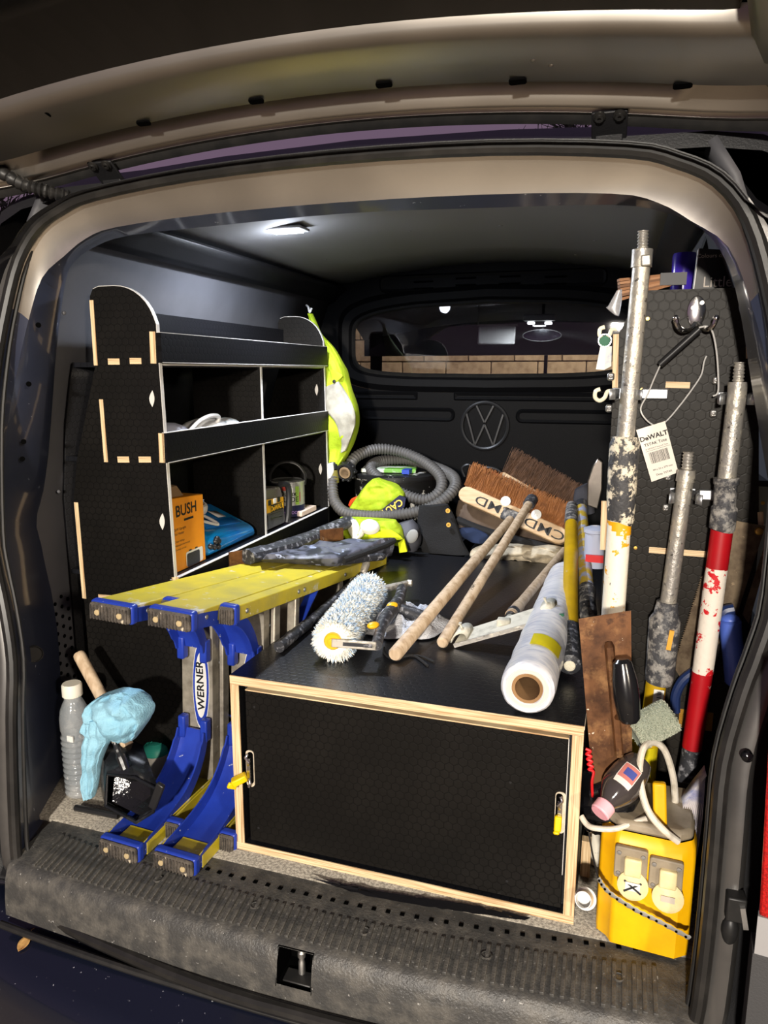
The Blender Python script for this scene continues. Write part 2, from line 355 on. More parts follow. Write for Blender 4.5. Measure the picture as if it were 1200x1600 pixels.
# ---- bulkhead with window
YB = 1.99
def winoutline(k, n=64):
    # rounded window outline, grown by k metres
    o = []
    for i in range(n):
        a = 2*math.pi*i/n; ca, sa = math.cos(a), math.sin(a)
        e = .30
        x = (.605+k)*math.copysign(abs(ca)**e, ca); z = (.150+k)*math.copysign(abs(sa)**e, sa)
        zc = 1.208+(.016-.045*(x/.6)**2 if z > 0 else .0+.012*(x/.6)**2)
        o.append(V((x, 0, zc+z)))
    return o
def plane_ring(outs, ys): return [[V((q.x, y, q.z)) for q in o] for o, y in zip(outs, ys)]
wo = [winoutline(k) for k in (0, .015, .045, .07)]
rect = []
for q in winoutline(.07):
    rect.append(V((q.x*.86/.66, 0, 1.54 if q.z > 1.30 else (-.02 if q.z < 1.10 else q.z))) if abs(q.x) < .62 else V((math.copysign(.86, q.x), 0, 1.54 if q.z > 1.36 else (-.02 if q.z < 1.07 else 1.208+(q.z-1.208)*1.9))))
b = B(); b.loft(plane_ring([wo[3], rect], [YB, YB]), closed=True)
wf = b.obj('wall_front', m_bulk); struct(wf, 'black moulded bulkhead behind the cab')
b = B(); b.loft(plane_ring([wo[0], wo[0], wo[1], wo[2], wo[3]], [YB+.03, YB+.004, YB-.012, YB-.016, YB+.002]), closed=True); b.obj('window_surround', m_bulk, wf)
b = B(); b.loft(plane_ring([winoutline(.004), winoutline(-.006), winoutline(-.012)], [YB-.002, YB-.008, YB+.004]), closed=True); b.obj('window_seal', m_rub, wf)
m_glass = pm('window_glass', (.55, .56, .62, 1), .02, trans=1, ior=1.45)
wq = winoutline(-.002)
g = B().prism([V((q.x, YB+.008, q.z)) for q in wq], (0, .005, 0)).obj('window_1', m_glass); struct(g, 'tinted bulkhead window looking into the cab')
def rrect(x0, z0, x1, z1, r, y, n=5):
    o = []
    for cx, czz, a0 in ((x1-r, z1-r, 0), (x0+r, z1-r, 90), (x0+r, z0+r, 180), (x1-r, z0+r, 270)):
        for k in range(n+1):
            a = math.radians(a0+90*k/n); o.append(V((cx+r*math.cos(a), y, czz+r*math.sin(a))))
    return o
def ridge(x0, z0, x1, z1, r, nm, h=.006):
    a = rrect(x0, z0, x1, z1, r, YB+.001); i1 = rrect(x0+.008, z0+.008, x1-.008, z1-.008, max(r-.008, .003), YB-h); i2 = rrect(x0+.018, z0+.018, x1-.018, z1-.018, max(r-.018, .002), YB-h*.2)
    b = B(); b.loft([a, i1, i2], closed=True); b.add(i2, [tuple(range(len(i2)))]); return b.obj(nm, m_bulk, wf)
for s in (-1, 1):
    ridge(min(s*.13, s*.57), .862, max(s*.13, s*.57), .925, .03, 'moulded_rib')
    ridge(min(s*(.30 if s < 0 else .11), s*.60) if s < 0 else -.14, .955, max(s*.30, s*.60) if s < 0 else .60, .995, .008, 'moulded_rib')
ridge(-.48, 1.415, .48, 1.492, .03, 'vent_panel', .004)
for px in (662, 728, 797, 868):
    for dz in (1.468, 1.440):
        q = P(px, 430, Y=YB); x = q.x
        B().box((x, YB-.004, dz-.03*(x/.5)**2), (.085, .006, .007)).obj('vent_slot', m_hole, wf)
# emblem: ring with V over W
lg = V((0, YB-.004, .85)); em = bpy.data.objects.new('emblem', None)
ring_b = B(); ring_b.tube([lg+V((.1*math.cos(a), 0, .1*math.sin(a))) for a in [2*math.pi*i/40 for i in range(40)]], .009, 8, closed=True)
m_emb = pm('emblem_plastic', (.014, .014, .015, 1), .36)
eo = ring_b.obj('emblem_ring', m_emb, wf)
b = B()
def st(a, c2): b.bar(lg+V((a[0], 0, a[1])), lg+V((c2[0], 0, c2[1])), .012, .012, up=(0, 1, 0))
st((-.038, .088), (0, .012)); st((.038, .088), (0, .012))
st((-.080, .052), (-.040, -.085)); st((-.040, -.085), (0, .006)); st((0, .006), (.040, -.085)); st((.040, -.085), (.080, .052))
b.obj('emblem_letters', m_emb, eo, bevel=.003)
# ================================================================ TAILGATE (open, above the camera)
tg = struct(B().box((0, .17, 1.62), (1.3, .02, .02)).obj('door_1', m_gate), 'raised tailgate with its window over the opening')
def crown(x): return -.075*(x/.75)**2 if abs(x) < .75 else -.075-.25*(abs(x)-.75)
xs = [-.86+i*1.72/40 for i in range(41)]
def ysh(x): return -.01-.06*max(0, (abs(x)-.6)/.2)**2 if abs(x) > .6 else -.01*(x/.6)**2
def gate_rows(tab): return [[V((x, y+ysh(x), z+crown(x)+max(0, (abs(x)-.62))*.0)) for x in xs] for y, z in tab]
b = B(); b.loft(gate_rows([(.204, 1.540), (.198, 1.534), (.186, 1.536), (.182, 1.552), (.172, 1.556), (.168, 1.540), (.164, 1.537), (.160, 1.540), (.155, 1.585), (.118, 1.600), (.110, 1.566), (.105, 1.556), (.06, 1.567), (.014, 1.582), (.004, 1.590), (-.002, 1.600), (-.006, 1.620)]))
b.obj('inner_frame', m_gate, tg, smooth=60)
b = B(); b.loft(gate_rows([(.20, 1.544), (.212, 1.540), (.216, 1.528), (.208, 1.523), (.198, 1.529), (.19, 1.542)]))
b.obj('edge_rubber', m_rub, tg, smooth=60)
b = B(); b.loft(gate_rows([(.216, 1.540), (.24, 1.58), (.2, 1.64), (-.1, 1.70), (-1.0, 1.86), (-1.06, 1.82), (-1.0, 1.78)]))
b.obj('outer_skin', m_body, tg, smooth=60)
# tailgate glass and side rails
gx = [-.665+i*1.33/20 for i in range(21)]
b = B(); b.loft([[V((x, y, z+crown(x))) for x in gx] for y, z in ((.0, 1.612), (-.3, 1.657), (-.62, 1.715))])
m_dark_glass = pm('dark_tinted_glass', (.002, .002, .003, 1), .18, spec=.25)
b.obj('glass', m_dark_glass, tg, solid=.004)
for s in (-1, 1):
    b = B(); rows = []
    for y in (.11, .05, -.02, -.1, -.3, -.6, -.8):
        z = 1.565+.195*max(0, (.03-y)); x0 = .655+(.05*max(0, (y+.1)/.2) if y > -.1 else 0)
        rows.append([V((s*q, y, z+crown(q)+dz)) for q, dz in ((x0, .04), (x0+.006, .012), (x0+.02, .0), (.74, -.006), (.77, .02), (.78, .03), (.80, .0), (.86, -.005), (.87, .05))])
    b.loft(rows); b.obj('side_frame', m_gate, tg, smooth=60)
b = B(); b.loft([[V((x, y, z+crown(x))) for x in xs] for y, z in ((-.60, 1.69), (-.64, 1.685), (-.98, 1.75), (-1.02, 1.79))]); b.obj('lower_panel', m_gate, tg)
for (x, y) in ((58, 200), (228, 171), (400, 146), (600, 120), (810, 97), (1070, 73)):
    q = P(x, y, Z=1.566+crown(-.6 if x < 100 else 0)); gz = lambda y_: interp([(.004, 1.590), (.014, 1.584), (.06, 1.567), (.105, 1.553)], y_); q.y = max(.02, min(.095, q.y)); q.z = gz(q.y)-.001+crown(q.x)
    b = B(); b.prism(rrect2 := [q+V((.014*c, .006*s2, -.002-.0018*s2)) for c, s2 in ((-1, -.5), (-.8, -1), (.8, -1), (1, -.5), (1, .5), (.8, 1), (-.8, 1), (-1, .5))], (0, 0, .003)); b.obj('slot', m_hole, tg)
for (x, y) in ((834, 77), (862, 78)):
    q = P(x, y, Z=1.565); q.y = max(.02, min(.095, q.y)); q.z = gz(q.y)+crown(q.x); B().ball(q, (.005, .005, .003), 8, 6).obj('grommet', m_gate, tg)
# hinges
for s in (-1, 1):
    hx = .5*s; h = bpy.data.objects.new('hinge', None)
    b = B(); b.bar((hx, .165, 1.535+crown(.5)), (hx, .212, 1.505+crown(.5)), .058, .006); ho = b.obj('hinge', m_matblk, tg, bevel=.002)
    b = B(); b.bar((hx, .205, 1.512+crown(.5)), (hx, .222, 1.475+crown(.5)), .045, .010, up=(0, 1, 0)); b.bar((hx-.024, .20, 1.49+crown(.5)), (hx-.024, .225, 1.445), .008, .02, up=(0, 1, 0)); b.bar((hx+.024, .20, 1.49+crown(.5)), (hx+.024, .225, 1.445), .008, .02, up=(0, 1, 0)); b.bar((hx, .215, 1.48+crown(.5)), (hx, .225, 1.44), .056, .012, up=(0, 1, 0)); b.obj('hinge_arm', m_matblk, tg, bevel=.002)
    for dx in (-.016, .016):
        q = V((hx+dx, .168, 1.53+crown(.5))); B().lathe([(.0105, 0), (.0105, .003), (.007, .004), (.007, .007), (.003, .007), (.003, .003)], q+V((0, 0, -.001)), (0, -.5, -.85), 14).obj('hinge_bolt', m_seal, ho)
# cable conduit on the left
cp = spline([P(-30, 250, Y=.12), P(30, 285, Y=.13), P(70, 298, Y=.15), P(110, 308, Y=.18)], 14)
b = B(); b.tube(cp, [.0125+.003*math.cos(i*2.2) for i in range(len(cp))], 10); b.obj('cable_conduit', m_rub, tg)
# ================================================================ SILL, BUMPER, OUTSIDE
sx_ = [-.73+i*1.46/40 for i in range(41)]
def yin(x): return .036+.125*x*x
def yout(x): return -.045+.06*x*x
def sill_z(x, y):
    t = (y-yout(x))/(yin(x)-yout(x)); return -.022+.016*max(0, min(1, t))
rows = [[V((x, .125+.06*x*x, -.002)) for x in sx_], [V((x, yin(x)+.05-.02*x*x, -.004)) for x in sx_], [V((x, yin(x), -.006)) for x in sx_], [V((x, (yin(x)+yout(x))/2, -.014)) for x in sx_], [V((x, yout(x), -.022)) for x in sx_], [V((x, yout(x)-.012, -.030)) for x in sx_],
        [V((x, yout(x)-.022, -.055)) for x in sx_], [V((x, yout(x)-.028, -.10)) for x in sx_], [V((x, yout(x)-.03, -.14)) for x in sx_]]
b = B(); b.loft(rows)
# leave out the pocket of the latch
keep = []
for f in b.f:
    c = sum((b.v[i] for i in f), V((0, 0, 0)))/4
    if abs(c.x) < .036 and -.10 < c.z < -.03: continue
    keep.append(f)
b.f = keep
sill = b.obj('trim_9', m_tread, smooth=50); struct(sill, 'ribbed black plastic sill tread')
rib = B(); rib.box((0, 0, .001), (.0085, .082, .007)); r0 = rib.obj('rib', m_tread, sill, bevel=.0012)
R_ = []
for i in range(76):
    x = -.665+i*.0177
    if abs(x) > .70: continue
    R_.append(x)
for i, x in enumerate(R_):
    o = r0 if i == 0 else copy_child(r0, sill)
    y = (yin(x)+yout(x))/2-.004; L = (yin(x)-yout(x)-.012)/.082
    o.location = V((x, y, -.0155))-wloc(sill); o.rotation_euler = (math.atan2(.016, yin(x)-yout(x)), 0, 0); o.scale = (1, L, 1)
for (x, y) in ((258, 1374), (386, 1380), (640, 1408)): pass
for x in (-.36, -.12, .12, .36, .60):
    q = V((x, (yin(x)+yout(x))/2+.01, -.0095)); B().lathe([(.011, 0), (.011, .002), (.009, .003), (.0085, .001), (.0005, .001)], q, (0, 0, 1), 18).obj('fixing_cap', m_tread, sill)
b = B()
for i in range(34):
    x = -.30+i*.030
    y = yin(x)+.028; b.box((x, y, -.0035), (.009, .008, .002), Matrix.Rotation(.25*x, 3, 'Z'))
o = b.obj('square_recess', m_hole, sill); o['kind'] = 'stuff'
# latch pocket and striker
b = B(); b.loft([[V((x, y, z)) for x in (-.037, -.036, .036, .037)] for y, z in ((-.058, -.028), (-.02, -.030), (.0, -.055), (.0, -.10), (-.07, -.105))]); b.obj('latch_pocket', m_hole, sill)
for s in (-1, 1): B().prism([V((s*.037, y, z)) for y, z in ((-.058, -.028), (-.02, -.03), (.0, -.055), (.0, -.1), (-.075, -.105))], (s*.001, 0, 0)).obj('pocket_side', m_hole, sill)
sk = thing('latch_striker', 'small metal tailgate striker pin in the sill pocket', 'latch', (0, -.035, -.10))
B().lathe([(.007, 0), (.007, .03), (.0055, .033), (.0055, .04), (.008, .042), (.008, .052), (.005, .056)], (.002, -.035, -.103), (0, 0, 1), 14).obj('pin', m_alu, sk)
B().box((.0, -.045, -.101), (.06, .03, .004), Matrix.Rotation(.15, 3, 'X')).obj('plate', m_rub, sk, bevel=.002)
# black plastic sheet scrap under the carpet edge
pts = [P(480, 1372, Z=.006), P(560, 1388, Z=.004), P(640, 1402, Z=.004), P(700, 1410, Z=.003), P(760, 1420, Z=.003), P(830, 1436, Z=.004)]
pts2 = [P(500, 1378, Z=.002), P(560, 1398, Z=.002), P(640, 1414, Z=.002), P(700, 1423, Z=.002), P(760, 1432, Z=.002), P(820, 1440, Z=.003)]
b = B(); A, C2 = spline(pts, 6), spline(pts2, 6)
b.loft([[a.lerp(c2, t)+V((0, 0, .004*mnoise.noise(V((i*.9, t*4, 3)))+.003)) for t in (0, .25, .5, .75, 1)] for i, (a, c2) in enumerate(zip(A, C2))])
tag(b.obj('plastic_sheet_scrap', pm('glossy_black_film', (.01, .01, .012, 1), .12), smooth=25), 'crumpled shiny black plastic strip under the front of the plywood box', 'plastic sheet')
# bumper
bx_ = [-1.0+i*2.0/40 for i in range(41)]
def bow(x): return .10*(x/.8)**2+.06*max(0, abs(x)-.8)*5
b = B(); b.loft([[V((x, y+bow(x), z)) for x in bx_] for y, z in ((-.02, -.15), (-.085, -.155), (-.10, -.165), (-.165, -.188), (-.188, -.200), (-.202, -.220), (-.207, -.26), (-.20, -.42))])
bp = b.obj('rear_bumper', m_bump, smooth=50); struct(bp, 'dark blue-black rear bumper flecked with white paint')
seal2 = B().tube([V((x, yout(x)*1-.048, -.150)) for x in sx_], .008, 8).obj('trim_10', m_rub); struct(seal2, 'black strip between sill and bumper')
B().bar(P(718, 1572, Z=-.128), P(716, 1600, Z=-.15), .002, .012).obj('seal_joint', m_hole, seal2)
# dried leaf on the bumper
q = P(38, 1470, Z=-.165); q.z = -.165
def bumper_z(x, y): yy = y-bow(x); return interp([(-.202, -.220), (-.188, -.200), (-.165, -.188), (-.10, -.165), (-.085, -.155)], yy)
lf = thing('fallen_leaf', 'small dry tan leaf lying on the bumper', 'leaf', P(38, 1470, Z=-.17))
a0, a1 = P(28, 1482, Z=-.172), P(46, 1462, Z=-.168); d = (a1-a0).normalized(); sd = d.cross(V((0, 0, 1))).normalized(); L = (a1-a0).length
rows = []
for i in range(9):
    t = i/8; wd = .013*math.sin(math.pi*min(1, t*1.02))**.7
    c = a0.lerp(a1, t); rows.append([V((c.x, c.y, bumper_z(c.x, c.y)))+sd*wd*k+V((0, 0, .004+.003*abs(k))) for k in (-1, -.5, 0, .5, 1)])
b = B(); b.loft(rows); b.obj('blade', pm('dry_leaf', rgb(190, 150, 90), .7, n=(60, rgb(140, 95, 50), .4, .7)), lf, solid=.0006)
e1 = P(54, 1452, Z=-.163); e1.z = bumper_z(e1.x, e1.y)+.007; b = B(); b.tube([V((a1.x, a1.y, bumper_z(a1.x, a1.y)+.005)), a1.lerp(e1, .5)+V((0, 0, .006)), e1], .0008, 6); b.obj('stalk', pm('dry_stalk', rgb(150, 110, 60), .7), lf)
# ground
b = B(); b.add([(-12, -8, -.6), (12, -8, -.6), (12, 14, -.6), (-12, 14, -.6)], [(0, 1, 2, 3)])
gr = b.obj('ground', pm('gravel_asphalt', rgb(146, 132, 114), .9, n=(140, rgb(84, 74, 62), .4, .62, 4), bump=(180, .8))); struct(gr, 'gravelly brown tarmac ground')
# right rear corner: lamp cluster, buffer, bolts
tl = thing('tail_light', 'red and clear tail lamp at the right edge of the van', 'lamp', (.86, -.03, .22))
m_red = pm('red_lens', (.45, .008, .008, 1), .12, n=(300, (.25, .004, .004, 1), .45, .55), coat=.5)
b = B(); b.prism([V((x, y, z)) for x, y, z in ((.795, -.050, .235), (.86, -.065, .235), (.90, -.02, .235), (.815, -.02, .235))], (-.016, .010, .42)); b.obj('red_lens', m_red, tl, bevel=.006)
b = B(); b.prism([V((x, y, z)) for x, y, z in ((.812, -.052, .255), (.86, -.066, .255), (.86, -.05, .255), (.815, -.04, .255))], (0.001, .002, .045)); b.obj('clear_lens', pm('clear_lens', (.7, .7, .72, 1), .15, n=(250, (.4, .4, .42, 1), .45, .55)), tl, bevel=.003)
b = B(); b.prism([V((x, y, z)) for x, y, z in ((.797, -.045, .165), (.92, -.06, .165), (.92, -.02, .165), (.805, -.01, .165))], (0.0, .002, .066)); struct(b.obj('trim_11', pm('silver_body', (.42, .42, .43, 1), .35, .4)), 'silver body panel under the tail lamp')
b = B(); b.prism([V((x, y, z)) for x, y, z in ((.795, -.05, -.35), (.95, -.07, -.35), (.95, 0, -.35), (.80, 0, -.35))], (0.0, .005, .515)); struct(b.obj('trim_12', pm('dark_grey_plastic', (.045, .045, .047, 1), .6, bump=(300, .2))), 'dark grey bumper corner below the tail lamp')
for x, y in ((1167, 1181), (1148, 1317)):
    B().lathe([(.010, 0), (.009, .006), (.004, .009), (.0005, .0095)], P(x, y, Y=.045), (0, -1, 0), 14).obj('bolt_cap', m_glossblk, fl if False else gt)
q = P(1140, 1452, Y=.02)
b = B(); b.ball(q, (.014, .014, .028)); b.box(q+V((.004, -.004, .05)), (.03, .03, .045)); b.obj('rubber_buffer', m_rub, gt, bevel=.003)
b = B(); b.bar(P(1160, 1417, Y=.0), P(1165, 1450, Y=.0), .008, .01); b.obj('metal_tab', m_alu, gt)
# trees against the dusk sky, far behind the van
def bare_tree(base, h, label, seed):
    random.seed(seed); t = thing('tree', label, 'tree', base)
    m_bk = pm('bark', (.01, .009, .009, 1), .9); base = V(base)
    tr = B().tube([base, base+V((.1, 0, h*.4)), base+V((.05, .1, h*.75))], [.14, .10, .05], 8).obj('trunk', m_bk, t)
    b = B()
    def br(p, d, l, r, k):
        e = p+d*l; b.tube([p, p.lerp(e, .5)+V((random.uniform(-1, 1), 0, random.uniform(-1, 1)))*l*.06, e], [r, r*.8, r*.5], 4, caps=False)
        if k == 0: return
        for _ in range(3):
            br(p+d*l*random.uniform(.45, 1), (d+V((random.uniform(-.8, .8), random.uniform(-.6, .6), random.uniform(-.3, .6)))).normalized(), l*.68, r*.6, k-1)
    for i in range(7): br(base+V((.05, 0, h*(.35+.06*i))), V((math.cos(i*2.4), math.sin(i*2.4)*.5, .8)).normalized(), h*.22, .05, 4)
    b.obj('branches', m_bk, t); lv = B()
    for i in range(500):
        a = random.uniform(0, 6.28); rr = random.uniform(.1, .9); q = base+V((math.cos(a)*rr*h*.25, math.sin(a)*rr*h*.25, h*random.uniform(.5, 1.0)))
        u = V((random.uniform(-1, 1), random.uniform(-1, 1), random.uniform(-1, 1))).normalized()*.07; v2 = u.orthogonal().normalized()*.045
        lv.add([q-u, q+v2, q+u, q-v2], [(0, 1, 2, 3)])
    o = lv.obj('leaves', m_bk, t); o['kind'] = 'stuff'
bare_tree((-8.6, 7.5, -.6), 4.3, 'dark tree silhouetted at the far left edge beside the van', 3)
bare_tree((.4, 10.5, -.6), 5.6, 'dark bare twigs seen through the gap beside the right tailgate hinge', 5)
random.seed(11)
# ================================================================ CAB BEHIND THE WINDOW
m_cabgrey = pm('cab_headliner', (.16, .155, .15, 1), .85); m_cabdark = pm('cab_dark', (.012, .012, .013, 1), .6); m_beige = pm('cab_pillar_trim', (.20, .17, .14, 1), .7)
b = B(); b.loft([[V((x, y, z-.08*(x/.8)**2)) for x in [-.9+.15*i for i in range(13)]] for y, z in ((2.03, 1.50), (2.4, 1.52), (2.8, 1.46), (3.02, 1.36))]); ch = b.obj('cab_roof_lining', m_cabgrey); struct(ch, 'grey cab roof lining')
b = B(); b.box((0, 3.05, .82), (1.9, .5, .25)); struct(b.obj('dashboard', m_cabdark, bevel=.03), 'black dashboard top in the cab')
for s in (-1, 1):
    b = B(); b.prism([V((s*.9, 2.03, .5)), V((s*.9, 2.42, .5)), V((s*.9, 2.34, 1.46)), V((s*.9, 2.03, 1.46))], (s*.05, 0, 0)); struct(b.obj('trim_13' if s < 0 else 'trim_14', m_beige), 'beige trimmed cab pillar')
    b = B(); b.bar((s*.92, 3.3, .85), (s*.80, 2.95, 1.38), .07, .05); struct(b.obj('trim_15' if s < 0 else 'trim_16', m_cabdark), 'black windscreen pillar')
    b = B(); b.bar((s*.93, 2.3, .7), (s*.93, 3.4, .7), .05, .5); struct(b.obj('door_2' if s < 0 else 'door_3', m_cabdark), 'black inner panel of a cab door')
    q = V((s*.43, 2.3, 0)); st_ = thing('driver_seat', ('black headrest and seat back at the left of the cab window' if s < 0 else 'black seat back at the right of the cab window'), 'seat', (s*.43, 2.3, .1), 'cab seats')
    B().box((s*.43, 2.3, .52), (.46, .12, .70)).obj('backrest', m_cabdark, st_, bevel=.05, seg=4); B().box((s*.43, 2.31, .98), (.24, .09, .15)).obj('headrest', m_cabdark, st_, bevel=.04, seg=4)
    B().tube([(s*.43-.05, 2.31, .84), (s*.43-.05, 2.31, .92)], .006).obj('headrest_post', m_chrome, st_); B().tube([(s*.43+.05, 2.31, .84), (s*.43+.05, 2.31, .92)], .006).obj('headrest_post', m_chrome, st_)
b = B(); b.bar((-.9, 3.05, 1.285), (.9, 3.05, 1.285), .06, .23); struct(b.obj('trim_17', m_cabdark), 'black header above the windscreen')
q0 = P(853, 560, Y=3.35); b = B(); b.bar(V((q0.x, 3.35, .9)), V((q0.x, 3.35, q0.z+.06)), .02, .02); struct(b.obj('trim_18', m_cabdark), 'thin black bar in the windscreen')
vz = P(776, 524, Y=2.85); vt = thing('sun_visor', 'pale folded sun visor seen through the bulkhead window', 'sun visor', vz)
B().box(vz, (.20, .02, .10), Matrix.Rotation(-.25, 3, 'X')).obj('flap', pm('visor_vinyl', (.5, .5, .5, 1), .7), vt, bevel=.008); B().tube([vz+V((.11, 0, .05)), vz+V((-.10, 0, .055)), V((vz.x-.10, 2.86, 1.46))], .006).obj('rod', m_cabgrey, vt)
mz = P(847, 524, Y=2.8); mt = thing('rear_view_mirror', 'interior rear-view mirror behind the bulkhead window', 'mirror', mz)
b = B(); b.lathe([(.001, -.012), (.5, -.012), (.5, .012), (.001, .012)], mz, (0, 1, 0), 28, up=(0, 0, 1), sx=.20, sy=.062); b.obj('shell', m_cabdark, mt); b = B(); b.lathe([(.001, 0), (.47, 0)], mz-V((0, .014, 0)), (0, 1, 0), 28, up=(0, 0, 1), sx=.20, sy=.058, caps=False); b.obj('mirror_glass', pm('mirror_silver', (.35, .37, .4, 1), .08, 1), mt); B().tube([mz+V((0, .01, .02)), V((mz.x, 2.83, 1.46))], .008).obj('stem', m_cabdark, mt)
dl = thing('cab_dome_light', 'pair of small lit white reading lamps above the mirror', 'lamp', P(843, 505, Y=2.7))
for px in (830, 857):
    q = P(px, 505, Y=2.7); B().box(q, (.035, .03, .012)).obj('lens', pm('dome_glow', (1, 1, 1, 1), .5, emit=((.95, 1, .95, 1), 9)), dl, bevel=.004)
q = P(843, 503, Y=2.7); B().box(q+V((0, 0, .02)), (.16, .08, .03)).obj('housing', m_cabgrey, dl, bevel=.006)
area_light('cab_dome_lamp', q-V((0, 0, .02)), q-V((0, .0, 1)), .06, 4.5, (.95, 1, .95))
# concrete block wall beyond the windscreen
m_blk = pm('concrete_block', rgb(196, 176, 142), .9, n=(14, rgb(160, 140, 110), .4, .7), bump=(60, .5)); m_mort = pm('mortar', rgb(120, 105, 84), .95)
bw = struct(B().box((-.6, 6.06, .45), (6.6, .08, 2.1)).obj('wall_outside', m_mort), 'pale concrete block wall beyond the windscreen')
blk = B().box((0, 0, 0), (.43, .1, .205)).obj('block', m_blk, bw, bevel=.006); first = True
for r in range(6):
    for i in range(15):
        x = -3.7+i*.44+(r % 2)*.22; z = .12+r*.215+.2
        o = blk if first else copy_child(blk, bw); first = False
        o.location = V((x, 5.99, z))-wloc(bw)
area_light('yard_lamp', (0.5, 4.2, 2.6), (-.5, 6, .8), .3, 60, (1, .85, .65))
# ================================================================ LEFT SHELVING UNIT
YS, YE, XF = .375, 1.455, -.528
su = thing('shelving_unit', 'black hexagon-faced plywood shelving unit with rounded ends along the left wall', 'shelves', (-.66, .9, 0))
prof = [(-.797, 0), (-.80, .48), (-.808, .745), (-.788, .853), (-.708, 1.10), (-.711, 1.262), (-.702, 1.278), (-.685, 1.284), (-.64, 1.284)]
prof += [(-.640+.112*math.sin(a), 1.172+.112*math.cos(a)) for a in [math.radians(10*k) for k in range(1, 10)]]+[(-.516, .56), (-.505, 0)]
prof = [(x if x < -.53 else (XF if z > .8 else x), z) for x, z in prof]
m_edge = pm('pale_ply_edge', (.62, .55, .44, 1), .55, n=(60, (.45, .36, .24, 1), .4, .7))
def end_panel(y, s=1):
    o = B().prism([V((x, y, z)) for x, z in prof], (0, .012, 0)).obj('end_panel', m_hexXZ, su, smooth=0)
    pts = [V((x+.0006, y+.006, z+.0004)) for x, z in prof if z > .5][4:]
    b = B()
    for a, c2 in zip(pts, pts[1:]): b.bar(a, c2, .0118, .0016, up=(0, 0, 1) if abs((c2-a).normalized().z) < .9 else (1, 0, 0))
    b.obj('panel_edge', m_white, o); return o
ep = end_panel(YS); ep2 = end_panel(YE-.012)
def wallx(z): return -interp(WP, z)+.012
def board(z, nm='shelf_board'):
    x0 = wallx(z); o = B().box(((x0+XF)/2, (YS+YE)/2, z-.006), (XF-x0-.002, YE-YS-.026, .012)).obj(nm, m_hexXY, su)
    B().box((XF+.0005, (YS+YE)/2, z-.006), (.0015, YE-YS-.026, .0045)).obj('board_edge', m_white, o)
for z in (1.103, .862, .556): board(z)
def lip(z0, z1, t=.012, nm='front_lip'):
    o = B().box((XF+.006, (YS+YE)/2, (z0+z1)/2), (t, YE-YS+.002, z1-z0)).obj(nm, m_hexYZ, su)
    B().box((XF+.006, (YS+YE)/2, z1+.0005), (t, YE-YS+.002, .0015)).obj('lip_edge', m_white, o)
    B().box((XF+.0125, (YS+YE)/2, z0+.0005), (.001, YE-YS, .0016)).obj('lip_edge', m_white, o)
lip(1.101, 1.172); lip(.857, .931); lip(.486, .556)
for z0, z1 in ((.863, 1.100), (.557, .856)):
    x0 = wallx(z0)+.07; o = B().box(((x0+XF)/2, .922, (z0+z1)/2), (XF-x0, .012, z1-z0)).obj('divider', m_hexXZ, su)
    B().box((XF+.0005, .922, (z0+z1)/2), (.0018, .0118, z1-z0)).obj('divider_edge', m_white, o)
B().box((-.694, (YS+YE)/2, 1.17), (.01, YE-YS-.03, .135)).obj('back_panel', m_hexYZ, su)
B().loft([[V((wallx(z)+.004, y, z)) for z in (.02, .3, .556, .75, .86, .95, 1.06, 1.10)] for y in (YS+.012, YE-.012)]).obj('back_panel', m_hexYZ, su, solid=.006)
for z in (.25,): board(z)
def tenon(par, x0, y0, x1, y1, wpx, Y, mat, nm='tenon'):
    a, c2 = P(x0, y0, Y=Y), P(x1, y1, Y=Y); s = (P(x0+1, y0, Y=Y)-a).length*wpx
    return B().bar(a+V((0, .002, 0)), c2+V((0, .002, 0)), s, .006, up=(0, 1, 0)).obj(nm, mat, par)
for t in ((143, 469, 150, 571, 6), (158, 624, 166, 722, 6), (119, 785, 132, 935, 6), (238, 518, 240, 568, 9), (252, 677, 254, 723, 9), (273, 902, 275, 916, 9)): tenon(su, *t, YS, m_plyX)
for t in ((169, 565, 187, 565, 8), (203, 564, 221, 564, 8), (184, 718, 202, 718, 8), (217, 718, 236, 718, 8), (154, 932, 182, 934, 6)): tenon(su, *t, YS, m_plyZ)
def crescent(par, x, y, h, wpx, Y, mat, nm='lit_slot_patch'):  # white patch painted for lit things behind a slot; no opening cut
    a = P(x, y-h/2, Y=Y-.0008); c2 = P(x, y+h/2, Y=Y-.0008); s = (P(x+1, y, Y=Y)-P(x, y, Y=Y)).length*wpx; u = c2-a; r = V((1, 0, 0)); p = []
    for k in range(9): t = k/8; p.append(a+u*t+r*(-s*math.sin(math.pi*t)*.6))
    for k in range(8, -1, -1): t = k/8; p.append(a+u*t+r*(s*.4*math.sin(math.pi*t)))
    p = [q for i, q in enumerate(p) if i not in (9, 17)]
    return B().prism(p, (0, .001, 0)).obj(nm, mat, par)
crescent(ep, 238, 623, 26, 8, YS, m_white); crescent(ep, 254, 815, 26, 8, YS, m_white)
crescent(ep2, 495, 609, 18, 5, YE-.012, m_white); crescent(ep2, 501, 733, 18, 5, YE-.012, m_white)
